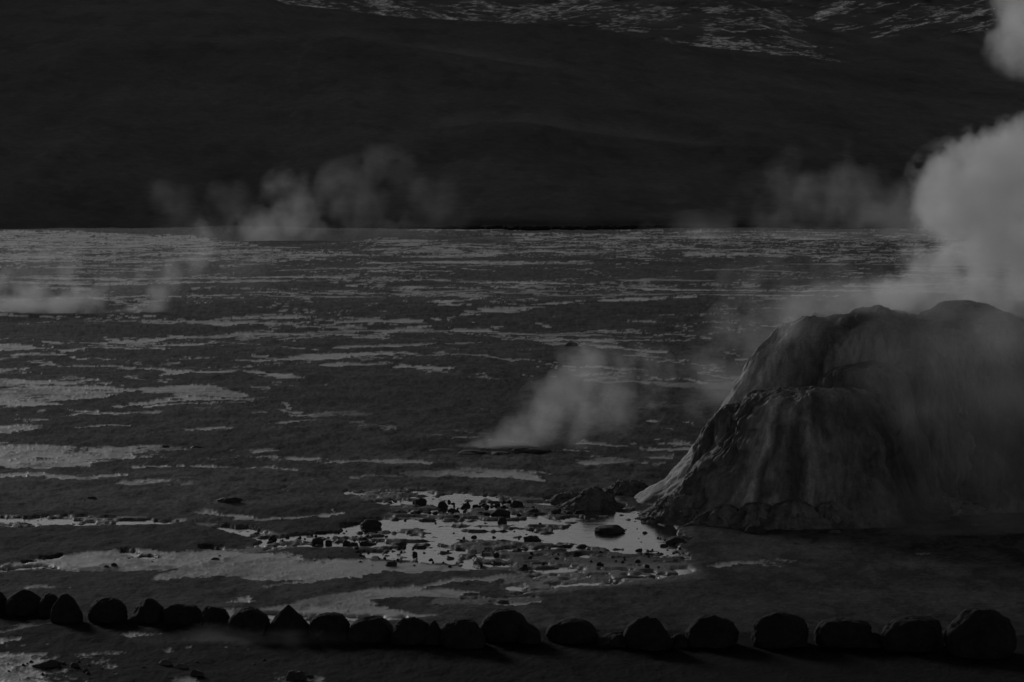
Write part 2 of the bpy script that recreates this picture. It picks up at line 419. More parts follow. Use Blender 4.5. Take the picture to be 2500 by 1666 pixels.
bare = Canvas()
bare.poly([(-300, 540), (-300, 563), (0, 563), (170, 565), (330, 573), (480, 579), (620, 597), (780, 600), (880, 582), (1000, 564), (1000, 540)], 1.0, 2)
bare.poly([(1000, 566), (1240, 570), (1260, 596), (1080, 588), (980, 574)], .7, 3)
bare.poly([(880, 915), (1500, 930), (1460, 1060), (1000, 1075), (760, 1020)], .6, 10)
pool = Canvas()
pool.poly([(850, 1200), (1000, 1198), (1150, 1211), (1330, 1222), (1470, 1205), (1540, 1250), (1600, 1262), (1645, 1292), (1660, 1340), (1680, 1374), (1600, 1362), (1500, 1352), (1400, 1345), (1250, 1352), (1100, 1348), (960, 1343), (830, 1339),
           (700, 1346), (590, 1354), (640, 1322), (560, 1300), (480, 1283), (520, 1279), (600, 1288), (680, 1306), (780, 1300), (900, 1288), (945, 1270), (960, 1245), (890, 1225)], 0.8, 3)
pool.poly([(1330, 1292), (1480, 1280), (1560, 1268), (1610, 1276), (1640, 1300), (1652, 1345), (1560, 1346), (1440, 1340), (1380, 1322)], 1.0, 4)
pool.poly([(820, 1290), (960, 1270), (1100, 1272), (1330, 1272), (1200, 1290), (960, 1310)], .9, 3)
pool.poly([(-300, 1268), (60, 1266), (160, 1262), (330, 1268), (400, 1274), (475, 1271), (400, 1283), (260, 1286), (130, 1289), (-300, 1292)], .74, 2)
pool.poly([(960, 1345), (1250, 1352), (1500, 1354), (1670, 1376), (1700, 1400), (1640, 1420), (1500, 1436), (1320, 1450), (1250, 1462), (1230, 1440), (1300, 1410), (1080, 1384), (900, 1376), (880, 1350)], .36, 6)
pool.poly([(1060, 1466), (1320, 1462), (1330, 1470), (1060, 1486)], .42, 3)
pool.poly([(540, 1500), (760, 1506), (1040, 1510), (840, 1528), (600, 1520)], .36, 3)
pool.line([(-300, 1412), (0, 1399), (100, 1388), (190, 1397)], 3, .6)
pool.line([(60, 1379), (130, 1364)], 3, .7)
pool.line([(290, 1354), (380, 1366)], 3, .85)
pool.line([(480, 1347), (590, 1349)], 2.5, .75)

pool_soft = Canvas(); pool_soft.a = pool.a.copy()
for _ in range(6):
    for ax, st in ((0, 2), (1, 5)):
        pool_soft.a = (np.roll(pool_soft.a, st, ax) + pool_soft.a + np.roll(pool_soft.a, -st, ax)) / 3
wetc = Canvas()        # damp, glossier ground
wetc.poly([(1300, 1380), (1700, 1380), (1720, 1420), (1300, 1460)], .8, 6)
wetc.poly([(-300, 560), (2700, 560), (2700, 740), (-300, 740)], .12, 6)

darkc = Canvas()       # darker ash, and shade painted into the soil colour
darkc.poly([(-300, 1500), (0, 1500), (500, 1540), (1000, 1570), (1200, 1560), (2800, 1570), (2800, 1760), (-300, 1760)], 0.88, 14)  # foreground shade, painted as near-black soil
darkc.poly([(900, 1545), (1250, 1545), (2800, 1565), (2800, 1622), (900, 1600)], 0.95, 8)  # band of shade along the boulder bases, painted into the soil
darkc.poly([(1700, 1420), (2800, 1380), (2800, 1580), (1500, 1580)], 0.25, 20)  # shade of mound and steam on the right flat, painted in
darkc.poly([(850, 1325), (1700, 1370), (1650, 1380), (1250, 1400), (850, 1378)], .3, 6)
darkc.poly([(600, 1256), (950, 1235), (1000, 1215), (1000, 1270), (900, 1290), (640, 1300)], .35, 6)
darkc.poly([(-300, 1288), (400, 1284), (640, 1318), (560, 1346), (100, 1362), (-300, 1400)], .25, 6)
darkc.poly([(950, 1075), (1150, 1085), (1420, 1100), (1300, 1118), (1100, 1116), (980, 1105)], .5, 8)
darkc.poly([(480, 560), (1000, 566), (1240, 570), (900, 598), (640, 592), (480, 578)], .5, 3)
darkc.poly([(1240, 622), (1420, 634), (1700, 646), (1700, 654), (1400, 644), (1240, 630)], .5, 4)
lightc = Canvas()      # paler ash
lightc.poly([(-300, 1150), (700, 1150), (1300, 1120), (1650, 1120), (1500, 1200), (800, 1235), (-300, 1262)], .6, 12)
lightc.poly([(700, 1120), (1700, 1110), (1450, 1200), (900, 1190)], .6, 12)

# ------------------------------------------------------------------ the plain
def plain():
    sy = np.concatenate([np.arange(1720, 1560, -2.6), np.arange(1560, 700, -2.2), np.arange(700, 552, -1.4)])
    dep = sy - HOR
    # rows of constant depth (the picture row at the middle column)
    Yr = np.array([gpt(1250, s, 0.0).y for s in sy])
    Yr = np.concatenate([[-60, 0, 15, 26, 31], Yr, np.geomspace(Yr[-1] * 1.04, 9000, 14)])
    sx = np.concatenate([np.linspace(-9000, -700, 12), np.linspace(-640, -90, 80), np.arange(-85, 2590, 2.5), np.linspace(2600, 3200, 80), np.linspace(3300, 11500, 12)])
    tx = (sx - 1250.0) / F
    scale = np.maximum(np.sqrt(Yr ** 2 + 60), 30)[:, None]
    X = tx[None, :] * scale
    Y = np.broadcast_to(Yr[:, None], X.shape).copy()
    # picture position of each point, for the crust map
    cp, sp = math.cos(PITCH), math.sin(PITCH)
    fw = Y * cp + EYE * sp; up = Y * sp - EYE * cp
    fw = np.where(fw > 5, fw, 5)
    PX = 1250 + X / fw * F; PY = 833 - up / fw * F
    inside = ((PX > CX0) & (PX < CX1) & (PY < CY1) & (PY > CY0 + 2) & (Y > 33)).astype(np.float32)
    nA = fbm2(X * 0.9, Y * 0.6, 5, 3, 0.62)
    nB = fbm2(X * 0.12, Y * 0.07, 4, 21)
    nC = fbm2(X * 3.1, Y * 1.6, 4, 31, 0.7)
    nD = fbm2(X * 0.33 + 7, Y * 0.16, 5, 57, 0.6)
    far = sstep(70, 160, Y)
    nE = fbm2(X * 0.30 + 3, Y * 0.17, 8, 111, 0.74)
    nF = fbm2(X * 1.3, Y * 0.85, 6, 121, 0.85)
    nn = (nE - 0.5) * 2.2 + (nF - 0.5) * 1.3
    w1 = fbm2(X * 0.55 + 31, Y * 0.42, 6, 201, 0.66) - 0.5
    w2 = fbm2(X * 0.8 - 5, Y * 0.5, 6, 211, 0.66) - 0.5
    amp = np.interp(Y, [34, 60, 100, 200, 420], [34, 26, 13, 6, 3])
    WX = PX + w1 * 150; WY = PY + w2 * amp
    cr = crust.at(WX, WY) * inside
    c = sstep(0.37, 0.66, cr + nn * (1.25 - 0.55 * sstep(0.75, 1.0, cr)) * sstep(0.005, 0.15, cr))
    c = c * np.clip(0.84 + 2.6 * (fbm2(X * 0.4 + 0.5 * w1, Y * 0.5 + 2 * w2, 6, 141, 0.68) - 0.5), 0.25, 1)
    # loose streaks of crust, few
    loose = sstep(0.70, 0.745, nE + 0.4 * (nF - 0.5) + 0.5 * (nD - 0.5) + 0.2 * (nB - 0.5)) * sstep(66, 100, Y) * 0.7 * (1 - sstep(1500, 2300, PX) * 0.5)
    c = np.maximum(c, loose)
    # thin winding runnels of salt
    r1 = fbm2(X * 0.075 + 0.3 * w1, Y * 0.035 + 11 + 0.25 * w2, 3, 301, 0.5)
    r2 = fbm2(X * 0.05 + 40 + 0.3 * w2, Y * 0.028, 3, 311, 0.5)
    gate = sstep(0.48, 0.58, fbm2(X * 0.06 + 9, Y * 0.02, 4, 321, 0.6) + 0.08)
    run = np.maximum(sstep(0.012, 0.005, np.abs(r1 - 0.47)), sstep(0.010, 0.004, np.abs(r2 - 0.53))) * gate * sstep(72, 95, Y) * (0.5 + 0.8 * (nF - 0.3))
    c = np.maximum(c, np.clip(run, 0, 0.85))
    c = c * (1 - bare.at(PX + w1 * 40, PY) * inside)
    pl = pool.at(PX + w1 * 90, PY + w2 * amp * 0.8) * inside
    near = 1 - sstep(60, 120, Y)
    und = (nB - 0.5) * (0.05 * near + 0.35 * (1 - near)) + (fbm2(X * 0.02, Y * 0.02, 3, 77) - 0.5) * 0.6 * (1 - near)
    rough = ((nC - 0.5) * 0.11 + (nA - 0.5) * 0.14) * (0.45 + 0.30 * sstep(44, 58, Y)) * (1 - 0.5 * sstep(1600, 1800, PX) * near)
    z = 0.055 + und + rough * (1 - 0.6 * c) - 0.02 * c
    z = np.where(Y > 70, z, np.maximum(z, 0.014))
    # pools: the bed drops under the water at z = 0 and lumps stand out of it
    nP = fbm2(X * 1.1 + Y * 0.12, Y * 1.05, 5, 91, 0.66)
    rg = 1 - np.abs(2 * fbm2(X * 0.42 + Y * 0.10, Y * 0.95 + X * 0.05, 4, 95, 0.6) - 1)
    rg2 = 1 - np.abs(2 * fbm2(X * 1.6, Y * 1.7, 3, 96, 0.6) - 1)
    bed = (nP - 0.5) * 0.20 - 0.022 - 0.034 * (pl - 0.35) / 0.45 + (0.075 * sstep(0.80, 0.97, rg) + 0.065 * sstep(0.8, 0.97, rg2)) * 0.9 * sstep(1.0, 0.86, pl)
    k = sstep(0.05, 0.4, pl)
    shore = sstep(0.01, 0.25, pool_soft.at(PX + w1 * 90, PY + w2 * amp * 0.8) * inside)
    z = z * (1 - 0.6 * shore) + 0.012 * shore
    z = z * (1 - k) + np.clip(bed, -0.12, 0.035) * k
    c = c * (1 - k)
    # the row of boulders stands on a slight swell; ground sinks a little in front
    # far end runs under the hills
    soil = 0.064 * (0.75 + 0.5 * nB) * (0.8 + 0.4 * nA)
    speck = fbm2(X * 2.2, Y * 0.9, 5, 151, 0.72)
    soil = soil * (1 - 0.45 * sstep(0.53, 0.63, speck)) * (1 + 0.30 * sstep(0.47, 0.38, speck))
    soil = soil * (0.8 + 0.8 * (nE - 0.25))
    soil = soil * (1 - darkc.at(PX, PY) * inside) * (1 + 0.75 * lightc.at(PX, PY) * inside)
    soil = soil * (1 - 0.45 * k)
    wt = np.clip(0.85 * c + wetc.at(PX, PY) * inside * (0.4 + 0.6 * c) + 0.5 * k, 0, 1)
    Pn = np.stack([X, Y, z], -1)
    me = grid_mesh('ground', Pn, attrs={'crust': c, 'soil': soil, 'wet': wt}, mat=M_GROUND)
    o = link('ground', me)
    tag(o, kind='structure')
plain()

def water_sheet(corners, z=0.0):
    bm = bmesh.new()
    bm.faces.new([bm.verts.new((p.x, p.y, z)) for p in corners])
    me = bpy.data.meshes.new('water'); bm.to_mesh(me); bm.free()
    me.materials.append(M_WATER)
    tag(link('water', me), kind='structure')
water_sheet([gpt(-350, 1700, 0), gpt(1760, 1700, 0), gpt(1720, 1180, 0), gpt(-350, 1180, 0)])

# ------------------------------------------------------------------ hills and mountain
def interp(t, tab):
    xs = [p[0] for p in tab]; ys = [p[1] for p in tab]
    return np.interp(t, xs, ys)

def smax(a, b, k):
    h = np.clip(0.5 + 0.5 * (a - b) / k, 0, 1)
    return b * (1 - h) + a * h + k * h * (1 - h)

def foot_of(S, X):
    return 430 + 80 * (fbm2(X * 0.022, X * 0 + 3, 4, 5, 0.6) - 0.5) + interp(S, [(-400, -34), (300, -32), (900, 0), (2500, 4)])

def hills():
    sx = np.concatenate([np.linspace(-9000, -400, 60), np.arange(-380, 2900, 7.0), np.linspace(2920, 11500, 60)])
    Yr = np.concatenate([np.linspace(360, 470, 75), np.linspace(472, 860, 150), np.linspace(870, 1400, 20)])
    S = np.broadcast_to(sx[None, :], (len(Yr), len(sx))); Y = np.broadcast_to(Yr[:, None], S.shape)
    X = (S - 1250) / F * Y
    foot = foot_of(S, X)
    def ridge(tab, Yc, y0=None, pw=1.1):
        y0 = foot if y0 is None else y0
        zc = EYE + (HOR - interp(S, tab)) / F * Yc
        t = (Y - y0) / (Yc - y0)
        return np.where(t < 1, zc * np.sign(t) * np.abs(t) ** pw, zc * (1 - 0.9 * (t - 1) ** 1.3 * 0.6))
    main = ridge([(-9000, -60), (-400, -60), (300, -40), (660, -6), (700, 12), (1010, 46), (1200, 54), (1350, 62), (1500, 80), (1600, 100), (1800, 122), (2000, 145), (2150, 165), (2400, 195), (2900, 220), (11500, 200)], 840)
    FARS = [(-9000, 300), (0, 180), (300, 125), (600, 105), (850, 92), (1000, 120), (1200, 150), (1400, 185), (1600, 250), (1900, 380), (2200, 500), (11500, 560)]
    far_spur = ridge(FARS, 700)
    NEAR = [(-9000, 600), (700, 560), (860, 440), (1000, 355), (1100, 312), (1180, 296), (1300, 302), (1500, 334), (1700, 364), (1900, 394), (2100, 430), (2300, 480), (2500, 530), (11500, 560)]
    near_spur = ridge(NEAR, 560)
    low = ridge([(-9000, 470), (-400, 494), (0, 497), (300, 505), (600, 524), (800, 556), (11500, 600)], 470)
    z = main
    for q, k in ((far_spur, 1.2), (near_spur, 1.0), (low, 0.35)):
        z = smax(z, q, k)
    grow = sstep(0, 60, Y - foot)
    z = z + grow * ((fbm2(X * 0.02, Y * 0.012, 4, 44) - 0.5) * 2.2 + (fbm2(X * 0.12, Y * 0.05, 4, 45) - 0.5) * 0.8)
    z = np.where(Y < foot, -0.6 - (foot - Y) * 0.08, z - 0.6 + 0.6 * sstep(0, 8, Y - foot))
    # paler ash along the crests of the spurs, darker scrub in the hollows
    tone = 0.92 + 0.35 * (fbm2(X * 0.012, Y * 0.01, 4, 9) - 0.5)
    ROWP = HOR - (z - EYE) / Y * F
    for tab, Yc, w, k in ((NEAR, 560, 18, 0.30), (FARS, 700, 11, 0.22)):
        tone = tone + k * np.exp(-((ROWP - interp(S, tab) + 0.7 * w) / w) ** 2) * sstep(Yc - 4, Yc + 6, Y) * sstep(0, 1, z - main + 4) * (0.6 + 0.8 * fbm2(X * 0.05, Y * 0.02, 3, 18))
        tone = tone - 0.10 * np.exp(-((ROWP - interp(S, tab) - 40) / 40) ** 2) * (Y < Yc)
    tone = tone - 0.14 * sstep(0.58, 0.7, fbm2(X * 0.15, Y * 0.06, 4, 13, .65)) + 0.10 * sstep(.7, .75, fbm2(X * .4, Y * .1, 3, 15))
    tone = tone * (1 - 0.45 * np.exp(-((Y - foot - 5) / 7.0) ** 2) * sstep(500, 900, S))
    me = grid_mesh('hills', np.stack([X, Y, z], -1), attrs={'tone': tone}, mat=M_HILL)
    tag(link('hills', me), kind='structure')
hills()

def mountain():
    sx = np.concatenate([np.linspace(-9000, 300, 50), np.arange(320, 2700, 2.6), np.linspace(2720, 11500, 50)])
    # rows of equal apparent height, steep rock rising behind the hills
    row = np.concatenate([np.linspace(330, 240, 10), np.arange(238, -20, -1.6), np.linspace(-24, -150, 40)])
    t = (330 - row) / 480.0
    Yr = 1250 + 1500 * t ** 1.1
    zr = EYE + (HOR - row) / F * Yr
    S = np.broadcast_to(sx[None, :], (len(row), len(sx))); Y = np.broadcast_to(Yr[:, None], S.shape).copy()
    R = np.broadcast_to(row[:, None], S.shape)
    X = (S - 1250) / F * Y
    z = np.broadcast_to(zr[:, None], S.shape).copy()
    g = fbm2(X * 0.012 + z * 0.02, z * 0.03, 5, 61, 0.55)
    rid = 1 - np.abs(2 * fbm2(X * 0.02 - z * 0.05, z * 0.05, 4, 62) - 1)
    Y = Y + (g - 0.5) * 110 + rid * 30
    z = z + (rid - 0.8) * 2.5 + (g - .5) * 4
    z[-6:] -= np.linspace(0, 60, 6)[:, None]
    cv = Canvas.__new__(Canvas)
    global CY0, CY1
    o0, o1 = CY0, CY1
    CY0, CY1 = -40, 340
    cv.__init__()
    cv.poly([(640, -30), (650, 4), (790, 22), (900, 42), (1060, 56), (1200, 54), (1345, 62), (1420, 40), (1500, 30), (1500, -30)], .75, 6)
    cv.poly([(1500, -30), (1330, 50), (1380, 62), (1560, 50), (1640, 40), (1700, 20), (1750, -30)], .8, 6)
    cv.poly([(1620, 96), (1700, 118), (1850, 122), (1990, 146), (2070, 142), (2180, 130), (1980, 108), (1800, 92)], .85, 4)
    cv.poly([(1560, 50), (1680, 60), (1800, 40), (1960, 20), (2120, 40), (1900, 80), (1700, 80), (1580, 72)], .72, 6)
    cv.poly([(1900, -20), (2400, -20), (2420, 30), (2250, 50), (1960, 70), (1880, 40)], .66, 8)
    cv.poly([(1660, 60), (1760, 48), (1860, 60), (1980, 70), (2020, 84), (1800, 90)], .8, 4)
    cv.poly([(2050, 0), (2200, -20), (2330, -20), (2200, 20), (2080, 26)], .85, 4)
    cv.line([(2150, 66), (2220, 50), (2310, 42)], 6, .9); cv.line([(2310, 42), (2420, 16)], 8, .85); cv.line([(2370, 70), (2420, 60)], 6, .8); cv.line([(1980, 80), (2090, 70)], 6, .65)
    cv.poly([(1000, 40), (1080, 20), (1220, 40), (1330, 55), (1100, 52)], .9, 4)
    d = cv.at(S, R)
    CY0, CY1 = o0, o1
    sh = interp(S, [(0, 0.10), (900, 0.12), (1250, 0.05), (1500, -0.14), (2400, -0.22)])
    n0 = fbm2(S * 0.01, R * 0.02, 3, 70)
    base = R + (S - 1500) * sh
    n2 = fbm2(S * 0.006 + 4, base * 0.05, 3, 72)
    CY0, CY1 = -40, 340
    cv.__init__()
    rs = random.Random(12)
    # gullies and ledges that hold snow: x0, x1, row0, row1, slope, how many, how bright
    for x0, x1, y0, y1, sl, n, br in ((660, 820, -6, 25, .12, 70, .8), (860, 1020, 0, 50, .2, 80, .9), (1060, 1100, 34, 53, .4, 26, .8), (1100, 1340, 12, 62, .12, 90, .8), (1230, 1500, -5, 46, -.22, 100, .9), (1500, 1640, 8, 55, -.1, 55, .8),
            (1480, 1560, 45, 76, .05, 20, .7), (1615, 1662, 94, 112, .3, 7, .8), (1700, 1860, 90, 124, .05, 75, 1), (1850, 2050, 104, 150, .2, 75, .8), (1730, 1860, 14, 82, 0, 60, .8), (1860, 1985, 24, 76, .3, 50, .6),
            (2010, 2190, -6, 30, -.3, 50, 1), (2130, 2260, 40, 70, -.28, 26, 1), (2290, 2425, 12, 46, -.26, 40, .9), (2370, 2430, 58, 76, -.2, 10, .9), (2035, 2095, 64, 76, -.1, 14, .8), (1000, 2400, -8, 82, 0, 130, .5), (690, 1000, -10, 30, .15, 30, .6)):
        k = 0
        cl = [(rs.uniform(x0, x1), rs.uniform(y0, y1)) for _ in range(max(3, n // 11))]
        while k < int(n * 1.5):
            c0 = rs.choice(cl)
            x = min(max(rs.gauss(c0[0], (x1 - x0) * 0.13), x0), x1) if rs.random() < 0.7 else rs.uniform(x0, x1); t = (x - (x0 + x1) / 2) / max(x1 - x0, 1)
            off = sl * t * (x1 - x0) * 0.5
            y = (rs.gauss(c0[1], (y1 - y0) * 0.07) + sl * (x - c0[0]) if rs.random() < 0.75 else rs.uniform(y0, y1)) + (off if abs(off) < (y1 - y0) else 0)
            l = min(5 * math.exp(rs.gauss(1.15, 0.8)), 100)
            s1 = sl + rs.uniform(-.12, .12); s2 = s1 + rs.uniform(-.25, .25)
            h = rs.uniform(0.45, 0.9) if l > 20 else rs.uniform(0.45, 1.2); v = br * rs.uniform(0.25, 1.0) ** 1.3
            cv.line([(x - l / 2, y - s1 * l / 2, h * .5), (x, y, h), (x + l / 2, y + s2 * l / 2, h * .4)], 1, v)
            k += 1
    n3 = fbm2(S * 0.08, base * 0.3, 4, 74, 0.75)
    snow = np.clip(cv.at(S + 14 * (n0 - .5), R) * np.clip(0.9 + 3.5 * (n3 - 0.42), 0, 2.2), 0, 1)
    CY0, CY1 = o0, o1
    tone = 0.85 + 0.5 * (n2 - 0.3)
    me = grid_mesh('mountain', np.stack([X, Y, z], -1), attrs={'tone': tone, 'snow': snow}, mat=M_MOUNTAIN)
    tag(link('mountain', me), kind='structure')
mountain()

# ------------------------------------------------------------------ rocks
ICO = {}
def ico(sub):
    if sub not in ICO:
        bm = bmesh.new(); bmesh.ops.create_icosphere(bm, subdivisions=sub, radius=1.0)
        v = np.array([x.co[:] for x in bm.verts], np.float64); f = [[q.index for q in p.verts] for p in bm.faces]
        bm.free(); ICO[sub] = (v, f)
    return ICO[sub]

def rock_mesh(name, seed, w, d, h, sub=4, facets=7, lump=0.22, boxy=2.0, peak=0.0, mat=None):
    """a stone w wide, d deep, h high standing on z = 0, with a flattened foot"""
    rnd = np.random.RandomState(seed)
    v, f = ico(sub)
    v = v.copy()
    # box-ish to round
    n = (np.abs(v) ** boxy).sum(1) ** (1.0 / boxy)
    v = v / n[:, None]
    # broken faces
    for _ in range(facets):
        q = rnd.normal(size=3); q[2] = abs(q[2]) * 0.6; q /= np.linalg.norm(q)
        lim = rnd.uniform(0.62, 0.88)
        dd = v @ q
        over = np.maximum(dd - lim, 0)
        v -= (over * 0.85)[:, None] * q[None]
    o = rnd.uniform(-50, 50, 3)
    r = 1 + lump * 2 * (fbm3(v[:, 0] * 1.4 + o[0], v[:, 1] * 1.4 + o[1], v[:, 2] * 1.4 + o[2], 4, seed) - 0.5) \
          + 0.10 * (fbm3(v[:, 0] * 6 + o[0], v[:, 1] * 6, v[:, 2] * 6, 3, seed + 9) - 0.5)
    v *= r[:, None]
    if peak:
        zz = np.clip((v[:, 2] + 0.3) / 1.3, 0, 1)
        v[:, 0] *= 1 - peak * zz ** 1.3; v[:, 1] *= 1 - peak * zz ** 1.3
    lo = -0.55
    v[:, 2] = np.where(v[:, 2] < lo, lo + (v[:, 2] - lo) * 0.15, v[:, 2])
    mn, mx = v.min(0), v.max(0)
    v = (v - [(mn[0] + mx[0]) / 2, (mn[1] + mx[1]) / 2, mn[2]]) / (mx - mn)
    v *= [w, d, h]
    me = bpy.data.meshes.new(name)
    me.from_pydata(v.tolist(), [], f)
    me.polygons.foreach_set('use_smooth', np.ones(len(f), bool))
    me.update()
    me.materials.append(mat)
    return me

# --- the row of boulders along the path: sx, width, top, base (picture rows), kind, label
ROW = [
 (-14, 52, 1446, 1494, 'round', 'dark boulder cut off by the left edge of the photo, at the row end'),
 (52, 88, 1451, 1503, 'round', 'round dark boulder, first whole one from the left end of the row'),
 (118, 50, 1456, 1506, 'round', 'small half hidden boulder behind the round first and the pointed second one'),
 (158, 73, 1459, 1524, 'point', 'small pointed boulder beside the half hidden one near the left end'),
 (257, 88, 1469, 1522, 'round', 'smooth low dome boulder just left of the gap that shows pale ground'),
 (356, 82, 1470, 1523, 'facet', 'faceted dome boulder touching the flat topped one on its right'),
 (443, 91, 1482, 1526, 'block', 'wide flat topped boulder between the faceted dome and a small stubby boulder'),
 (521, 68, 1488, 1537, 'facet', 'small stubby boulder narrowing upward, left of the smooth round one'),
 (603, 95, 1495, 1554, 'round', 'smooth round boulder directly left of the sharply peaked one'),
 (703, 99, 1487, 1558, 'peak', 'sharply peaked triangular boulder, most pointed of the row'),
 (803, 93, 1506, 1562, 'block', 'square block boulder with level top right of the peaked one'),
 (908, 115, 1516, 1570, 'round', 'broad low boulder right of the square block'),
 (1003, 92, 1516, 1577, 'facet', 'humped boulder left of a low sharp shoulder stone in the row middle'),
 (1060, 46, 1522, 1578, 'point', 'narrow shoulder stone leaning on the humped boulder in the row middle'),
 (1130, 102, 1522, 1586, 'facet', 'slumped broad boulder left of the tallest dome in the row middle'),
 (1233, 116, 1500, 1572, 'round', 'tall dome boulder in the middle of the row, below the steaming vent'),
 (1292, 52, 1530, 1575, 'facet', 'low stone leaning on the right side of the tall dome boulder'),
 (1399, 118, 1522, 1572, 'round', 'low dome boulder standing apart right of the tall middle dome'),
 (1500, 76, 1552, 1584, 'facet', 'low flat stone between two dome boulders right of centre'),
 (1583, 112, 1516, 1588, 'round', 'dome boulder below the right end of the bright pool'),
 (1742, 118, 1513, 1582, 'facet', 'slanted boulder with a stepped left side under the mound foot'),
 (1660, 44, 1554, 1580, 'facet', 'tiny low stone left of the slanted boulder'),
 (1909, 130, 1508, 1584, 'facet', 'big steep sided boulder, third whole one before the right end cluster'),
 (2066, 130, 1524, 1583, 'block', 'long low boulder with nearly level top at the right'),
 (2140, 50, 1553, 1584, 'facet', 'tiny low stone between the two low boulders at the right'),
 (2240, 146, 1520, 1596, 'round', 'wide low boulder left of the largest one at the right end'),
 (2407, 162, 1502, 1612, 'round', 'largest darkest boulder, at the right end of the row'),
]
KIND = {'round': dict(facets=1, lump=0.14, boxy=2.1), 'facet': dict(facets=3, lump=0.22, boxy=2.2), 'point': dict(facets=2, lump=0.16, boxy=2.0, peak=0.42),
        'peak': dict(facets=3, lump=0.12, boxy=2.0, peak=0.78), 'block': dict(facets=2, lump=0.14, boxy=3.2)}
for i, (sx, w, top, base, kind, label) in enumerate(ROW):
    p = gpt(sx, base, 0.05)
    px = F / p.y
    W = w / px * 1.12
    D = W * (0.85 + 0.2 * ((i * 37) % 10) / 10)
    H = (base - top) / px * 1.06 + 0.06
    me = rock_mesh('boulder', 100 + i * 7, W, D, H, 5, mat=M_BOULDER, **KIND[kind])
    o = link('boulder', me)
    o.location = (p.x, p.y + D * 0.45, 0.0)
    tag(o, label, 'boulder', 'boulders lined up along the path edge')

